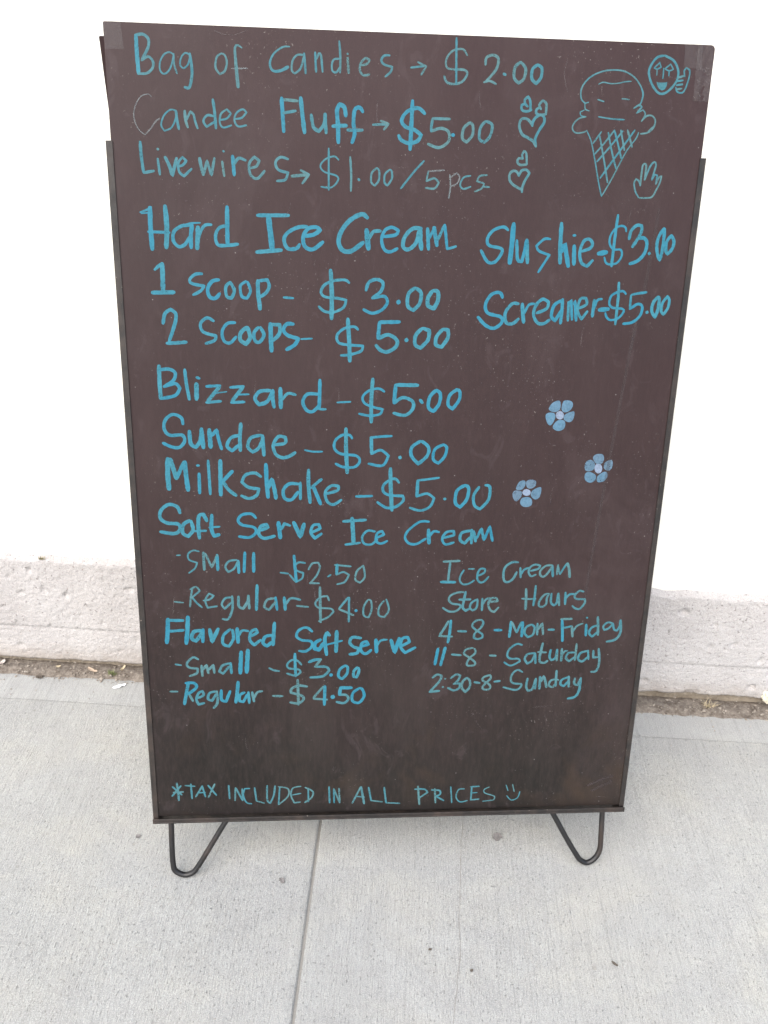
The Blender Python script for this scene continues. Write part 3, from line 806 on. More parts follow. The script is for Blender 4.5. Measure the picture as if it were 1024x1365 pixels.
-1387,3107,35 -1376,2943,35
-1368,3017,26 -1307,3095,26 -1195,3074,26
-1240,2996,21 -1099,2980,21
-851,3061,21 -872,3120,21 -953,3106,21 -1016,3031,21 -975,2969,21 -829,2955,21 -799,2913,21 -862,2844,21 -975,2790,21
-962,3238,28 -953,2775,29
-620,3101,24 -731,2954,24
-731,2947,24 -556,2866,24
-611,3101,24 -612,2779,24
-532,2927,40 -520,2927,40
-384,3067,21 -432,2976,21 -431,2864,21 -373,2834,22 -336,2938,21 -348,3057,21 -384,3067,21
-189,3053,21 -246,2967,21 -248,2863,22 -179,2837,22 -127,2936,21 -162,3073,21
L Flavored Soft serve|b
-2772,2838,47 -2785,2665,47 -2802,2521,47
-2782,2819,35 -2592,2817,35
-2772,2675,33 -2593,2688,33
-2536,2865,47 -2549,2688,47 -2571,2508,47
-2382,2681,42 -2472,2667,42 -2505,2582,43 -2453,2542,43 -2377,2648,43
-2364,2698,38 -2373,2528,38
-2286,2697,42 -2261,2529,43 -2183,2703,43
-2040,2694,33 -2123,2613,33 -2131,2502,33 -2061,2466,33 -2006,2569,33 -2013,2687,33
-1957,2706,43 -1951,2515,43
-1944,2601,29 -1897,2675,28 -1823,2667,28
-1791,2599,33 -1713,2648,33 -1733,2691,33 -1790,2659,33 -1810,2554,33 -1760,2478,34 -1679,2547,33
-1508,2776,40 -1520,2626,41 -1531,2475,41
-1538,2611,38 -1622,2589,38 -1651,2507,38 -1602,2463,38 -1535,2525,38
-1053,2651,31 -1123,2707,31 -1214,2673,31 -1244,2592,31 -1181,2539,31 -1067,2519,31 -1062,2448,31 -1136,2388,31 -1216,2394,31
-953,2543,43 -1017,2499,43 -1026,2422,44 -971,2404,44 -918,2497,43
-843,2598,41 -875,2638,41 -902,2543,41 -879,2334,41
-757,2655,43 -764,2376,44
-918,2462,22 -689,2525,22
-460,2558,36 -564,2569,36 -597,2501,36 -551,2442,36 -488,2420,36 -504,2354,37 -596,2340,37
-459,2441,34 -369,2470,34 -391,2511,34 -448,2486,34 -458,2389,34 -399,2342,34 -331,2395,34
-276,2535,44 -265,2361,44
-263,2446,24 -218,2519,24 -137,2533,24
-91,2528,44 -40,2358,44 12,2552,44
39,2442,34 139,2499,34 116,2561,34 49,2544,34 30,2434,34 88,2351,34 214,2422,34
L - Small - $3.00|t
-2716,2232,22 -2643,2218,22
-2437,2294,26 -2498,2323,26 -2574,2247,26 -2554,2188,26 -2449,2169,27 -2463,2105,27 -2551,2068,27
-2402,2212,29 -2396,2065,29
-2393,2150,29 -2341,2216,29 -2322,2103,29
-2321,2149,29 -2259,2215,29 -2250,2107,29
-2061,2235,27 -2146,2208,27 -2190,2126,27 -2145,2095,27 -2065,2197,27
-2050,2240,31 -2043,2098,32
-1918,2391,46 -1936,2097,46
-1836,2415,48 -1858,2108,49
-1584,2164,24 -1528,2134,24 -1459,2120,24
-1187,2204,24 -1240,2262,24 -1308,2268,24 -1362,2209,24 -1339,2157,24 -1218,2137,24 -1202,2096,24 -1264,2055,25 -1368,2088,24
-1266,2357,31 -1265,2190,32 -1258,2047,32
-1095,2239,34 -1022,2269,34 -948,2273,34
-948,2273,29 -1022,2173,29
-1010,2173,29 -883,2169,29 -846,2119,29 -925,2042,30 -1080,2026,30
-830,2061,49 -818,2053,49
-647,2186,32 -716,2130,32 -732,2039,32 -685,1999,32 -628,2071,32 -619,2160,32 -647,2186,32
-499,2158,32 -544,2101,32 -544,2028,32 -506,2022,32 -479,2100,32 -485,2152,32
L - Regular - $4.50|t
-2797,1859,22 -2706,1858,22
-2570,1983,36 -2603,1822,37 -2632,1678,37
-2605,1973,34 -2503,1971,34 -2476,1911,34 -2578,1822,34
-2571,1822,29 -2525,1721,30
-2466,1762,29 -2394,1803,29 -2405,1858,29 -2452,1833,29 -2483,1747,29 -2459,1672,30 -2389,1692,30
-2245,1850,29 -2319,1830,29 -2341,1749,30 -2291,1722,30 -2242,1811,29
-2231,1855,29 -2228,1697,30 -2277,1619,30
-2176,1867,34 -2176,1736,35 -2122,1708,35 -2067,1852,34
-1966,1981,39 -1980,1837,39 -2002,1693,40
-1890,1831,32 -1949,1795,32 -1956,1711,32 -1910,1699,32 -1856,1804,32
-1844,1835,32 -1836,1682,32
-1798,1834,30 -1778,1702,30
-1775,1750,27 -1736,1828,27 -1671,1845,27
-1545,1777,27 -1422,1770,27
-1120,1901,30 -1231,1914,30 -1312,1870,30 -1320,1818,30 -1185,1771,30 -1167,1717,30 -1233,1666,30 -1331,1681,30
-1235,1995,30 -1228,1644,30
-918,1898,27 -1041,1742,27
-1041,1728,27 -871,1712,27
-899,1903,35 -906,1638,35
-807,1751,62 -793,1745,62
-708,1876,40 -567,1874,40
-705,1876,40 -719,1776,40
-719,1776,30 -637,1774,30 -606,1718,30 -659,1660,30 -753,1678,30
-474,1864,32 -550,1799,32 -554,1690,33 -471,1662,33 -409,1757,33 -438,1858,32 -474,1864,32
L Slushie - $3.00|b
1041,7348,29 988,7379,29 883,7343,29 824,7261,30 844,7189,30 976,7159,30 985,7111,30 920,7020,30 838,7019,30 760,7135,30
1097,7416,47 1091,7209,48 1080,7010,48
1141,7245,32 1163,7052,32 1210,7028,32 1234,7145,32 1247,7251,32
1251,7255,36 1273,7015,36
1505,7266,24 1438,7265,24 1358,7192,24 1392,7142,24 1508,7102,24 1454,7013,24 1399,6920,24
1613,7431,39 1618,7220,40 1631,7019,40
1633,7134,44 1667,7218,44 1725,6989,44
1771,7204,40 1785,7010,40
1753,7310,26 1776,7309,26
1859,7148,30 1945,7179,30 1971,7228,30 1929,7275,30 1870,7249,30 1839,7138,30 1866,7031,30 1932,6993,30 1988,7057,30
2043,7128,48 2134,7144,48
2328,7362,20 2311,7407,20 2255,7417,20 2199,7382,20 2158,7308,20 2160,7229,20 2209,7175,20 2288,7172,20 2304,7106,20 2260,7036,20 2189,7018,20 2138,7034,20 2114,7091,20
2219,7528,28 2209,7286,28 2203,6998,29
2367,7284,31 2381,7369,30 2435,7427,30 2490,7426,30 2496,7372,30 2463,7292,31 2412,7205,31
2463,7294,33 2529,7299,33 2568,7249,33 2556,7146,33 2490,7064,33 2402,7028,33
2603,7141,38 2612,7140,38
2741,7405,31 2694,7319,31 2682,7217,31 2707,7114,31 2734,7074,31 2749,7195,31 2748,7400,31
2831,7334,31 2786,7265,31 2790,7168,31 2814,7139,31 2856,7195,31 2866,7272,31 2831,7334,31
L Screamer - $5.00|b
1026,6646,33 992,6699,32 904,6678,32 844,6577,33 871,6481,33 1019,6439,33 1033,6378,33 954,6316,33 858,6345,33 765,6435,33
1207,6583,33 1138,6582,33 1068,6484,33 1085,6379,33 1159,6370,33 1219,6422,33
1249,6584,37 1262,6483,37 1278,6382,37
1277,6479,25 1322,6573,25 1384,6586,25
1413,6486,31 1524,6538,31 1539,6608,31 1474,6637,31 1406,6576,31 1382,6475,31 1431,6384,31 1505,6375,31 1565,6417,31
1684,6627,33 1605,6573,33 1583,6458,33 1629,6408,33 1693,6526,33
1693,6641,33 1696,6510,33 1691,6378,33
1763,6612,27 1772,6410,27
1771,6592,27 1790,6633,27 1818,6421,27
1823,6593,31 1833,6623,31 1865,6411,31
1880,6544,27 1966,6591,27 1954,6656,27 1892,6645,27 1872,6523,27 1923,6428,27 1982,6515,27
2050,6637,33 2043,6459,33
2050,6532,25 2082,6634,25 2133,6649,25
2113,6533,46 2218,6543,46
2395,6707,22 2367,6736,22 2306,6729,22 2236,6687,22 2220,6604,22 2262,6559,22 2375,6547,22 2391,6517,22 2336,6445,22 2251,6425,22 2205,6455,22 2187,6502,22
2305,6828,26 2313,6664,27 2312,6378,27
2463,6702,24 2542,6718,24 2627,6731,24
2455,6696,24 2459,6548,24
2456,6548,27 2543,6603,27 2596,6574,27 2582,6479,27 2503,6405,27 2399,6386,27
2651,6518,37 2663,6513,37
2763,6686,32 2717,6624,32 2707,6534,32 2753,6463,32 2775,6541,32 2779,6660,32 2763,6686,32
2868,6691,28 2818,6614,28 2817,6524,28 2846,6495,28 2887,6565,28 2894,6650,28 2865,6695,28
L Ice Cream|t
513,3557,26 710,3566,26
596,3543,26 587,3424,26 580,3304,26
493,3294,31 670,3290,31
821,3462,18 890,3462,18
766,3447,21 729,3376,21 723,3310,21 763,3263,21 832,3269,21 898,3313,21
941,3371,23 1017,3415,23 1021,3459,23 973,3464,23 939,3415,23 935,3331,23 975,3285,23 1024,3301,23 1071,3361,23
1422,3543,26 1353,3546,26 1275,3493,26 1250,3407,26 1266,3306,26 1314,3288,26 1374,3332,26 1412,3419,26
1452,3472,25 1465,3345,25
1467,3385,23 1498,3445,23 1553,3472,23
1582,3432,23 1674,3460,23 1694,3500,23 1632,3514,23 1572,3478,23 1558,3412,23 1594,3362,23 1649,3384,23
1845,3503,23 1766,3497,23 1704,3437,23 1704,3377,24 1743,3355,24 1791,3397,24 1839,3484,23
1845,3497,27 1860,3356,27
1913,3510,23 1908,3383,24
1919,3483,20 1941,3387,20
1946,3386,21 1984,3463,21 2022,3529,21
2028,3529,30 2055,3449,30 2069,3348,30
L Store Hours|t
775,3159,23 700,3153,23 620,3115,23 601,3059,24 644,3009,24 735,2992,24 747,2958,24 693,2908,24 611,2904,24 531,2953,24
802,3165,29 784,3033,29 775,2958,29 813,2912,29 856,2936,29
727,3060,26 868,3062,26
954,3065,24 885,3021,24 864,2953,24 899,2915,24 947,2952,24 954,3058,24
1012,3071,26 1015,2914,26
1017,2987,24 1057,3060,24 1110,3076,24
1091,3027,25 1204,3036,25 1183,3077,25 1122,3071,25 1089,3005,25 1117,2920,25 1169,2892,25 1219,2954,25
1544,3196,29 1552,3067,29 1556,2923,29
1501,3067,21 1590,3060,21 1673,3063,21
1660,3236,26 1658,3107,26 1649,2973,27
1830,3130,24 1778,3117,24 1723,3038,24 1719,2972,24 1765,2955,24 1807,2996,24 1810,3072,24 1834,3130,24
1863,3133,25 1865,3016,25 1905,2975,25 1938,3009,25 1945,3132,25
1950,3135,26 1971,2974,27
2037,3145,26 2045,2987,27
2046,3060,24 2085,3115,24 2148,3124,24
2263,3154,24 2208,3164,24 2156,3106,24 2177,3059,24 2283,3054,24 2290,3006,24 2237,2926,24 2179,2930,24 2137,2966,24
L 4-8 - Mon-Friday|t
610,2774,26 566,2685,27 507,2581,27
501,2574,24 667,2565,24
640,2783,30 631,2614,31 614,2482,31
734,2638,29 836,2633,29
1019,2788,24 949,2775,24 906,2711,24 956,2650,24 1036,2596,24 1043,2547,24 985,2526,24 937,2544,24 946,2608,24 1015,2680,24 1044,2749,24 1019,2788,24
1187,2647,32 1277,2646,32
1388,2759,32 1385,2662,32 1379,2550,32
1399,2752,27 1432,2682,27 1468,2612,27
1468,2612,27 1493,2681,27 1520,2751,27
1535,2750,32 1535,2646,32 1534,2555,32
1644,2717,26 1584,2684,26 1565,2606,26 1615,2545,26 1675,2582,26 1688,2679,26 1651,2717,26
1721,2731,26 1728,2577,26
1732,2646,26 1780,2735,26 1803,2581,26
1864,2645,29 1936,2644,29
2027,2773,32 2043,2630,32 2055,2487,32
2011,2785,29 2149,2791,29
2045,2664,25 2151,2689,25
2158,2689,29 2178,2546,29
2172,2611,22 2221,2692,22 2294,2725,22
2337,2710,32 2345,2558,32
2332,2807,23 2344,2801,23
2473,2813,29 2489,2686,29 2498,2565,29
2478,2698,26 2407,2664,26 2383,2593,26 2427,2543,26 2491,2607,26
2675,2718,23 2609,2736,23 2556,2682,23 2575,2632,23 2629,2657,23 2671,2714,23
2675,2721,25 2698,2638,25 2737,2623,25 2763,2683,25 2764,2761,25
2768,2765,29 2783,2599,29 2729,2501,29 2620,2472,29
L 11-8 - Saturday|t
497,2403,35 466,2182,35
586,2416,35 538,2171,35
672,2319,27 786,2306,27
931,2407,24 847,2384,24 826,2328,24 894,2273,24 968,2208,25 964,2165,25 887,2159,25 866,2191,25 900,2266,24 967,2340,24 951,2397,24
1150,2298,29 1226,2294,29
1549,2439,23 1477,2452,23 1393,2383,23 1371,2298,23 1413,2251,23 1517,2247,23 1535,2210,23 1445,2158,23 1393,2163,23 1338,2202,23
1716,2324,26 1629,2310,26 1596,2244,26 1633,2179,27 1689,2217,26 1723,2316,26
1723,2324,26 1737,2181,27
1810,2460,29 1785,2277,29 1795,2200,29 1852,2188,30 1888,2214,30
1756,2338,25 1864,2332,25
1918,2367,28 1909,2270,28 1938,2221,28 1987,2259,28 1998,2370,28
2001,2373,26 2006,2212,27
2060,2380,29 2063,2211,30
2068,2293,22 2099,2345,22 2133,2349,22
2241,2446,26 2241,2324,27 2237,2217,27
2226,2327,25 2146,2318,25 2121,2252,25 2165,2202,25 2230,2263,25
2382,2345,27 2301,2316,27 2277,2235,27 2334,2200,27 2395,2258,27
2393,2353,24 2412,2226,24
2463,2349,27 2470,2252,27 2526,2256,27
2529,2374,28 2554,2181,28 2527,2065,28 2462,2050,28
L 2:30-8 - Sunday|t
444,1998,27 498,2041,27 557,2023,27 534,1948,27 421,1808,28
413,1798,30 538,1812,30
601,1986,27 608,1980,27
577,1867,28 584,1861,28
675,1987,25 738,2038,25 793,2024,25 770,1959,25 712,1902,25
724,1909,25 793,1915,25 788,1850,25 722,1815,25 642,1852,25
880,1993,28 831,1944,28 818,1860,28 865,1790,28 919,1855,28 919,1945,28 880,1993,28
977,1927,30 1046,1914,30
1170,2025,25 1093,1997,25 1080,1951,25 1148,1909,25 1183,1865,25 1166,1822,25 1101,1823,25 1086,1859,25 1134,1924,25 1183,1981,25 1170,2028,25
1230,1930,29 1301,1939,29
1583,2059,23 1515,2092,23 1454,2035,23 1440,1951,24 1476,1904,24 1575,1894,24 1578,1858,24 1509,1808,24 1348,1851,24
1654,1970,27 1643,1856,27 1672,1792,27 1726,1820,27 1758,1963,27
1762,1968,24 1762,1819,24
1813,1990,30 1816,1818,30
1822,1915,30 1858,1996,30 1884,1927,30 1905,1840,30
2017,2073,28 2019,1964,28 2021,1854,29
2020,1953,25 1954,1934,25 1935,1866,25 1984,1837,26 2022,1893,25
2013,1956,19 2056,1940,19
2180,1982,27 2095,1942,27 2083,1880,27 2128,1852,27 2179,1919,27
2181,1991,28 2193,1840,29
2263,1965,27 2260,1886,27 2305,1865,27 2335,1951,27
2338,1966,30 2331,1786,30 2285,1696,30 2194,1672,30
L *TAX INCLUDED IN ALL PRICES with a smile|t
-2783,540,23 -2773,413,23 -2768,276,24
-2840,485,21 -2728,361,21
-2852,344,21 -2734,496,21
-2833,400,21 -2707,405,21
-2679,500,18 -2557,486,18
-2607,521,21 -2600,300,21
-2462,489,21 -2552,327,21
-2466,489,21 -2430,324,21
-2525,386,16 -2430,389,16
-2390,495,21 -2289,343,21
-2306,513,21 -2393,311,21
-2129,486,21 -2123,286,21
-2044,449,21 -2055,256,21
-2039,443,21 -1956,253,21
-1959,430,21 -1954,259,21
-1863,433,18 -1927,432,18 -1947,333,18 -1909,223,18 -1844,201,18
-1800,443,21 -1781,242,21
-1781,242,18 -1680,205,19
-1639,472,21 -1641,253,21 -1603,203,21 -1557,322,21 -1538,464,21
-1478,448,18 -1497,176,19
-1495,451,18 -1375,417,18 -1374,302,18 -1497,176,19
-1206,449,18 -1310,423,18 -1335,316,18 -1293,199,19 -1215,209,19
-1316,321,16 -1207,341,16
-1112,418,18 -1110,208,19
-1151,430,21 -1054,365,21 -1069,274,21 -1159,201,21
-843,431,21 -835,186,21
-782,400,19 -776,184,19
-782,400,19 -703,182,19
-714,407,19 -703,197,19
-432,419,21 -539,172,21
-427,419,27 -384,158,27
-503,278,16 -380,260,16
-329,408,21 -293,205,21
-293,205,19 -145,180,19
-126,402,21 -96,165,22
-96,165,19 85,151,19
317,407,24 344,128,24
276,363,21 405,359,21 446,309,22 335,225,22
540,364,21 557,146,22
499,345,21 604,333,22 611,275,22 558,248,22
558,248,22 665,177,22
750,387,16 774,139,16
931,350,16 857,341,16 827,231,16 881,151,16 980,168,16
1029,379,19 1025,176,19
1011,380,19 1128,385,19
1029,284,16 1103,290,16
1022,176,19 1134,187,19
1261,370,14 1196,331,14 1209,279,14 1337,225,14 1331,167,14 1186,151,14
1484,396,14 1515,308,14
1571,402,14 1599,291,14
1503,229,14 1568,160,14 1649,193,14 1675,289,14
L Ice cream cone with a sleepy face|t
1763,8603,13 1717,8639,13 1702,8707,13 1721,8775,13 1789,8851,13 1901,8904,13 2016,8923,13 2135,8915,13 2241,8866,13 2318,8786,13 2352,8712,13 2347,8644,13 2327,8597,13
2339,8757,8 2359,8712,8 2349,8636,8
1792,8616,10 1749,8602,10
1755,8595,10 1764,8550,10 1806,8536,10
1755,8542,10 1713,8522,10 1723,8488,10 1778,8479,10
1778,8479,13 1708,8461,13 1654,8409,13 1647,8355,13 1687,8323,13 1755,8328,13 1801,8348,13
2271,8573,15 2330,8613,15 2355,8588,15 2306,8528,15
2306,8528,11 2370,8561,11 2400,8523,11 2366,8453,11
2366,8453,15 2411,8501,15 2470,8510,15 2513,8465,15 2501,8396,15 2447,8348,15 2371,8333,15
2507,8419,8 2446,8358,8
1879,8787,10 1928,8807,10 2005,8797,10 2096,8804,10 2146,8818,10 2216,8825,10
1885,8644,13 1951,8628,13
2138,8660,13 2215,8655,13
1910,8483,13 2048,8467,13 2185,8463,13
1805,8337,11 1858,8238,11 1921,8036,12 1974,7847,12 2019,7712,12
2019,7712,12 2110,7883,12 2236,8155,12 2325,8282,11 2349,8345,11
1876,8227,15 1955,8341,15
1908,8127,15 2003,8242,15 2093,8361,15
1936,8052,16 2052,8189,16 2180,8355,16
1987,7892,17 2092,8049,17 2211,8224,16 2307,8367,16
1936,8310,16 2000,8101,16 2070,7850,17
2028,8336,16 2080,8166,16 2147,7987,17
2090,8360,16 2147,8215,16 2191,8091,17
2158,8362,16 2217,8170,16
2230,8365,18 2296,8203,18
L Smiling face with starry eyes and a thumb up|t
2539,9073,20 2460,9052,20 2401,8969,20 2394,8897,20 2441,8798,20 2513,8727,20 2577,8724,20 2641,8771,20 2694,8851,20 2695,8940,20 2639,9027,20 2539,9073,20
2493,9011,12 2513,8965,12 2473,8946,12 2441,8956,12 2494,9006,12
2473,8946,11 2477,8889,11
2608,8998,12 2644,8950,12 2601,8935,12 2555,8952,12 2608,8995,12
2601,8935,11 2604,8887,11
2541,8957,12 2544,8902,12 2543,8860,12
2772,8887,14 2758,8940,14 2780,8968,14 2815,8944,14 2817,8877,14 2788,8764,14 2754,8733,14 2708,8745,14 2690,8784,14
2758,8892,20 2704,8874,20
2757,8851,18 2699,8840,18
2756,8814,19 2696,8804,19
2755,8774,18 2705,8766,18
L Open hand|t
2427,7706,15 2385,7761,15 2358,7849,15 2374,7893,15 2407,7874,15 2427,7827,15
2427,7827,17 2427,7931,17 2432,8031,17 2457,8043,17 2470,8019,17 2467,7884,17
2467,7884,17 2512,8020,17 2550,8066,17 2574,8038,17 2545,7894,17
2546,7886,15 2570,7942,15 2599,7935,15 2594,7847,15
2594,7847,15 2621,7915,15 2646,7928,15 2636,7864,15 2602,7783,15 2558,7714,15 2427,7706,15"""
FLOWERS = """F Five-petalled flower highest of the three
1640,5434 1682,5495 1748,5520 1774,5489 1771,5415 1712,5380 1650,5400
1797,5503 1836,5523 1898,5510 1919,5463 1888,5402 1828,5378 1787,5415
1837,5361 1922,5395 1945,5375 1932,5293 1886,5265 1822,5299
1748,5285 1822,5292 1850,5245 1832,5183 1758,5162 1700,5209
1612,5359 1658,5380 1714,5367 1725,5312 1684,5230 1642,5243 1614,5305
C 1824,5347 1813,5311 1780,5296 1744,5311 1726,5346 1737,5382 1771,5397 1807,5383
F Five-petalled flower nearest the right edge
2209,4843 2240,4889 2316,4893 2346,4844 2327,4780 2258,4773
2355,4787 2420,4826 2451,4802 2452,4731 2414,4688 2355,4716
2345,4674 2394,4674 2407,4617 2364,4559 2294,4552 2281,4616
2183,4680 2265,4638 2264,4573 2204,4542 2140,4580 2134,4652
2120,4758 2149,4815 2205,4819 2245,4766 2224,4695 2141,4687
C 2335,4719 2326,4675 2294,4656 2258,4675 2240,4719 2249,4763 2281,4781 2317,4763
F Five-petalled flower lowest of the three
1328,4485 1364,4557 1426,4571 1437,4514 1399,4457 1337,4457
1441,4557 1494,4583 1559,4565 1557,4500 1496,4467 1453,4493
1526,4450 1613,4493 1633,4457 1616,4364 1562,4335 1510,4385
1407,4356 1490,4368 1535,4320 1519,4255 1436,4245 1388,4291
1291,4414 1323,4450 1401,4435 1399,4371 1347,4313 1303,4349
C 1508,4424 1496,4393 1461,4381 1424,4393 1407,4424 1420,4454 1454,4467 1491,4454"""
R = random.Random(11)
blocks = []
for ln in STROKES.split('\n'):
    if ln.startswith('L'): blocks.append((ln[2:], [])); continue
    blocks[-1][1].append([tuple(float(q)/10 for q in t.split(',')) for t in ln.split()])
DRAW = {'Hearts': 'heart_drawing', 'Ice cream cone': 'ice_cream_drawing', 'Smiling': 'face_drawing', 'Open hand': 'hand_drawing'}
for head, sts in blocks:
    text, tone = head.split('|')
    name = next((v for k, v in DRAW.items() if text.startswith(k)), 'lettering')
    lab = (text[0].lower()+text[1:]+' in blue marker') if name != 'lettering' else 'handwritten line reading "%s"' % text
    mats = [BLUE if tone == 'b' else TEAL, PALE, BLUE]
    def lay(ink, st):
        w_ = sum(q[2] for q in st)/len(st)
        ink.mi = 2 if tone == 't' and w_ > 3.0 else 1 if w_ < 1.35 and tone == 't' and name == 'lettering' and 'TAX' not in text else 0
        ink.stroke(st, R)
    if name != 'lettering':
        ink = Ink()
        for st in sts: lay(ink, st)
        if name == 'face_drawing': ink.poly([(248.1, 883.0), (250.4, 882.3), (257.4, 882.5), (259.5, 883.3), (259.3, 879.7), (257.8, 876.3), (254.8, 874.9), (251.4, 876.7), (249.1, 880.0)], .2, .0001)
        ink.done(name, mats, lab); continue
    # one empty per written line, one mesh per word
    words = []
    for st in sorted(sts, key=lambda s: min(q[0] for q in s)):
        lo, hi = min(q[0] for q in st), max(q[0] for q in st)
        if words and lo < words[-1][0]+5.0: words[-1][0] = max(words[-1][0], hi); words[-1][1].append(st)
        else: words.append([hi, [st]])
    le = bpy.data.objects.new('lettering', None); COL.objects.link(le); le.parent = bd; le['label'] = lab; le.empty_display_size = .02
    for hi, ss in words:
        ink = Ink()
        for st in ss: lay(ink, st)
        ink.done('word', mats, None, le)
cur = []
for ln in FLOWERS.split('\n')+['F end']:
    if ln.startswith('F'):
        if cur:
            ink = Ink(); hub = Ink()
            for c in cur:
                isc = c.startswith('C'); pts = [tuple(float(q)/10 for q in t.split(',')) for t in c.replace('C ', '').split()]
                mx = sum(p[0] for p in pts)/len(pts); my = sum(p[1] for p in pts)/len(pts)
                # round the outline
                cl = []
                n = len(pts)
                for i in range(n):
                    a, b, c_, d = pts[i-1], pts[i], pts[(i+1) % n], pts[(i+2) % n]
                    for k in range(4):
                        t = k/4; cl.append(tuple(.5*(2*B_+(C_-A_)*t+(2*A_-5*B_+4*C_-D_)*t*t+(3*B_-A_-3*C_+D_)*t**3) for A_, B_, C_, D_ in zip(a, b, c_, d)))
                cl = [(mx+(x-mx)*.97, my+(y-my)*.97) for x, y in cl]
                (hub if isc else ink).poly(cl, R.uniform(0, 1), .00013)
            o = ink.done('flower_drawing', PETAL, lab_); hub.done('flower_centre', HUB, None, o)
        lab_ = ln[2:].lower()+' in powdery blue marker'; cur = []
    else: cur.append(ln)
# old scratches and smears on the face, plus painted tape highlights
ink = Ink()
for k in range(48):
    u = R.uniform(-290, 290); v = R.uniform(15, 900); l = abs(R.gauss(0, 16))+2; a = math.radians(R.choice([90, 90, 90, 80, 10, 60])+R.gauss(0, 9)); w_ = R.uniform(.22, .5)
    m = (u+R.gauss(0, l*.06), v)
    ink.stroke([(u-l*.5*math.cos(a), v-l*.5*math.sin(a), w_), (m[0], m[1], w_), (u+l*.5*math.cos(a), v+l*.5*math.sin(a), w_*.5)], R)
for k in range(16):  # pale curls that paint highlights on the creases of the crumpled tape
    a = R.uniform(0, 6.3); u = R.uniform(289, 303); v = R.uniform(868, 900); l = R.uniform(1.5, 4)
    ink.stroke([(u, v, .5), (u+l*math.cos(a), v+l*math.sin(a)*.6, .7), (u+l*math.cos(a+.9), v+l*math.sin(a+.9), .3)], R)
for pts in ([(-199, 914), (-190, 911), (-178, 911.5), (-168, 915)], [(-38, 857), (-38.5, 845), (-38, 836)]):
    ink.stroke([(x, y, .55) for x, y in pts], R)
ink.done('scratch_and_glint', SMUDGE_GLINT, None, kind='stuff')
ink = Ink()
for pts in ([(258, 36), (275, 44), (291, 50)], [(264, 28), (280, 36), (290, 42)], [(254, 640), (236, 420), (228, 300)], [(266, 760), (262, 700), (252, 610)]):
    ink.stroke([(x, y, 3.4) for x, y in pts], R)
ink.done('smear', SMEAR, None, kind='stuff')
# rubbed pale patch low on the left edge
# clear tape at the two top corners
def tape(u0, u1, v0, v1, wr, label, n=14):
    def f(a, b):
        u = u0+(u1-u0)*a+.0015*(1-b); v = v0+(v1-v0)*b
        return tuple(B(u, v, .00045+.0004*wr+wr*.0011*fbm(Vector((a*2.3+u0*70, b*3.1, 1)), 3)))
    ks = rng(0, 1, 1/n)
    return obj('clear_tape', grid(ks, ks, f), TAPE, bd, False, label=label)
tape(-.3062, -.2885, .8945, .9195, .05, 'square of clear tape over the top left corner')
tape(.2735, .2925, .8965, .9192, .05, 'square of clear tape near the top right corner')
tape(.2870, .3040, .8660, .9175, 1.3, 'crumpled clear tape at the top right corner', 22)

# ------------------------------------------------------------------ litter and plants at the foot of the wall
def chip(name, x, y, z, l, w_, rz, curl, mat, label, cat, thick=.0006, jag=.25, seed=1, tilt=0.):
    RR_ = random.Random(seed); n = 9
    V = []; Fc = []
    prof = [math.sin(math.pi*(.08+.84*i/n))**.6*(1+jag*RR_.uniform(-1, 1)) for i in range(n+1)]
    bend = [RR_.uniform(-1, 1) for _ in range(n+1)]
    for side in (0, 1):
        for i in range(n+1):
            t = i/n-.5
            for s in (-1, 0, 1):
                V.append((t*l, s*w_/2*prof[i]+bend[i]*w_*.06, curl*(4*t*t)*l*.25+(.12*w_ if s else 0)+side*thick+.0004))
    m = 3*(n+1)
    for i in range(n):
        for s in (0, 1):
            a = i*3+s; Fc.append((a, a+3, a+4, a+1)); Fc.append((m+a, m+a+1, m+a+4, m+a+3))
    for i in range(n):
        a = i*3; Fc.append((a, m+a, m+a+3, a+3)); a += 2; Fc.append((a, a+3, m+a+3, m+a))
    Fc.append((0, 1, m+1, m)); Fc.append((1, 2, m+2, m+1)); a = 3*n; Fc.append((a, m+a, m+a+1, a+1)); Fc.append((a+1, m+a+1, m+a+2, a+2))
    o = obj(name, (V, Fc), mat, None, False, label=label, category=cat)
    o.location = (x, y, z); o.rotation_euler = (tilt, 0, rz); return o
TAN = mat_plain('dry_tan_leaf', (.46, .37, .28)); STRAW = mat_plain('straw', (.55, .47, .32)); WHITE = mat_plain('white_paper', (.75, .76, .78), .7, .06)
GUM = mat_plain('grey_gum', (.19, .18, .175), .85, .3, 300); GREEN = mat_plain('weed_green', (.17, .19, .09)); DARK = mat_plain('dark_chip', (.10, .085, .07))
chip('dry_leaf', -.527, .3585, .006, .021, .006, -.45, .3, TAN, 'long tan dry leaf on the soil left of the board', 'leaf', seed=3)
chip('wood_shaving', -.479, .3660, .006, .013, .004, 1.3, 1.6, STRAW, 'small curled pale shaving on the soil near the green weed', 'wood shaving', seed=5, tilt=.5)
chip('leaf_scrap', -.588, .3635, .006, .008, .004, .3, .5, STRAW, 'small pale leaf scrap between the tan leaf and the left photo edge', 'leaf', seed=8)
chip('stone_chip', -.612, .3385, .001, .011, .006, .1, .1, DARK, 'dark chip lying where the soil meets the pavement on the left', 'stone', .003, seed=9)
chip('leaf_scrap', -.687, .3640, .006, .013, .008, .9, .8, mat_plain('faded_wrapper', (.50, .46, .42), .8), 'whitish crumpled scrap on the soil at the far left', 'litter', seed=12)
pp = empty('paper_scrap', (-.472, .3285, 0), .55, label='crumpled white paper scrap on the pavement beside the green weed', category='litter')
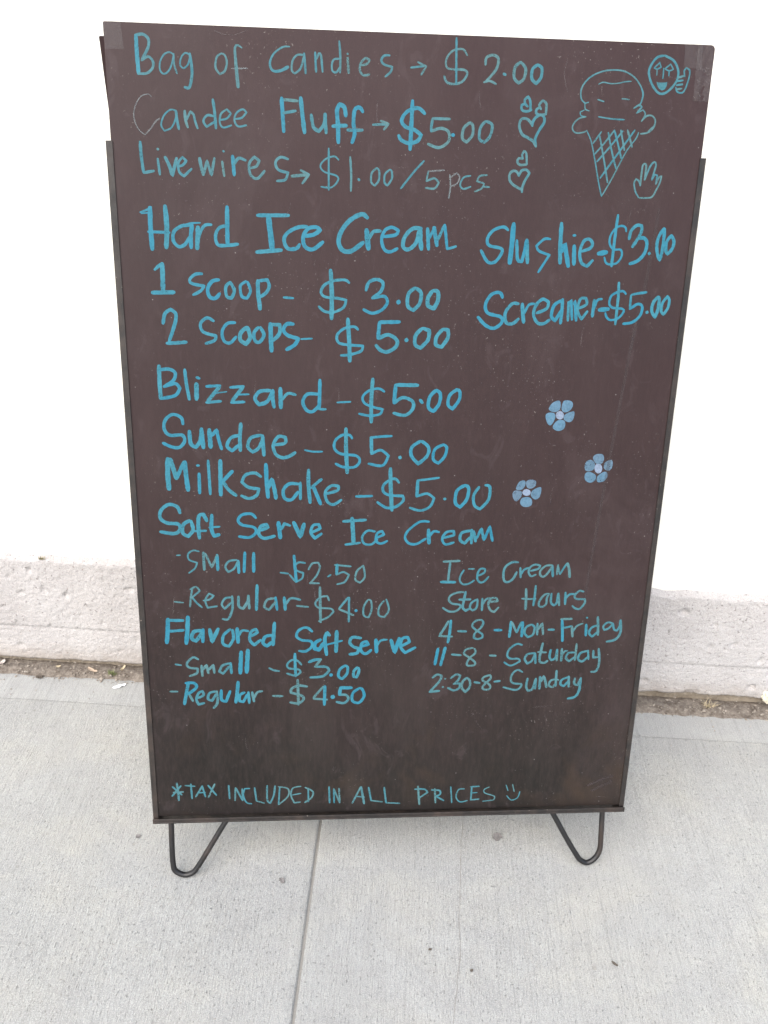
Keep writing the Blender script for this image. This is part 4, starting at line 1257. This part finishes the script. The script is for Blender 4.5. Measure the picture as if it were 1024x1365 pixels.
V, Fc = grid(rng(-1, 1, .16), rng(-1, 1, .2), lambda a, b: (a*.0115*(1-.25*b*b), b*.0042*(1-.45*abs(a)), .0008+.0035*abs(fbm(Vector((a*1.7, b*1.6, 3)), 3))+.0016*(1-b*b)))
obj('paper', (V, Fc), WHITE, pp)
for x, y, l, w_, rz, sd, lab in ((.147, .0635, .0135, .011, 1.1, 21, 'flat grey gum spot on the pavement below the board'),
                            (-.144, -.030, .0085, .0065, -.9, 22, 'small grey gum spot on the pavement beside the slab joint'),
                            (-.352, .026, .006, .006, 0, 23, 'tiny grey gum spot left of the left front leg')):
    o = chip('gum_spot', x, y, .0002, l, w_, rz, .0, GUM, lab, 'gum spot', .0009, .35, sd)
for x, y, l, rz, sd, lab in ((.0525, -.115, .0042, .2, 31, 'tiny dark chip on the pavement left of the crack'), (.279, -.118, .0085, -.7, 32, 'short dark twig piece on the pavement right of the crack'),
                        (.103, -.139, .0038, .5, 33, 'tiny dark chip on the pavement right beside the crack')):
    chip('twig_piece' if sd == 32 else 'stone_chip', x, y, .0004, l, .0026, rz, .1, DARK, lab, 'twig' if sd == 32 else 'stone', .0012, .3, sd)
def tuft(x, y, z, n, h, mat, name, label, cat, flat=.5, seed=1, wd=.0007):
    R_ = random.Random(seed); V = []; Fc = []
    for k in range(n):
        a = R_.uniform(0, 6.28); l = h*R_.uniform(.5, 1.1); lean = R_.uniform(.2, 1)*flat; bx, by_ = R_.gauss(0, h*.22), R_.gauss(0, h*.1); b = len(V)
        for i in range(4):
            t = i/3; r = l*lean*t*t+l*.1*t; zz = l*(1-lean*.75)*t*(1.15-.35*t*lean)
            w0 = wd*(1-t*.8); cx, cy = bx+math.cos(a)*r, by_+math.sin(a)*r*.7
            V += [(cx-math.sin(a)*w0, cy+math.cos(a)*w0, zz), (cx+math.sin(a)*w0, cy-math.cos(a)*w0, zz)]
            if i: q = b+2*i; Fc.append((q-2, q-1, q+1, q))
    o = obj(name, (V, Fc), mat, None, False, label=label, category=cat); o.location = (x, y, z); return o
tuft(-.492, .3535, .004, 60, .011, GREEN, 'weed', 'small green weed growing in the soil left of the board', 'weed', .8, 4, .0009)
tuft(.521, .3600, .005, 42, .018, STRAW, 'straw_tuft', 'tuft of dry straw on the soil right of the board', 'straw', 1.0, 6, .0006)
tuft(-.585, .366, HP-.001, 34, .008, mat_plain('dry_moss', (.30, .27, .17)), 'moss_tuft', 'dry moss tuft on top of the plinth at the left', 'moss', .8, 9, .0008)
# pale lump of mortar stuck on the plinth's lower edge
bm = bmesh.new(); bmesh.ops.create_icosphere(bm, subdivisions=4, radius=1)
for v in bm.verts:
    c = v.co.copy(); k = 1+.35*fbm(c*2.2, 4); v.co = Vector((c.x*.013*k, c.y*.006*k, c.z*.014*k))
o = obj('mortar_lump', bm, mat_plain('pale_mortar', (.66, .62, .50), .9, .1), None, False, label='pale lump of mortar stuck low on the plinth at the right edge', category='mortar')
o.location = (.622, YW-.001, .030)
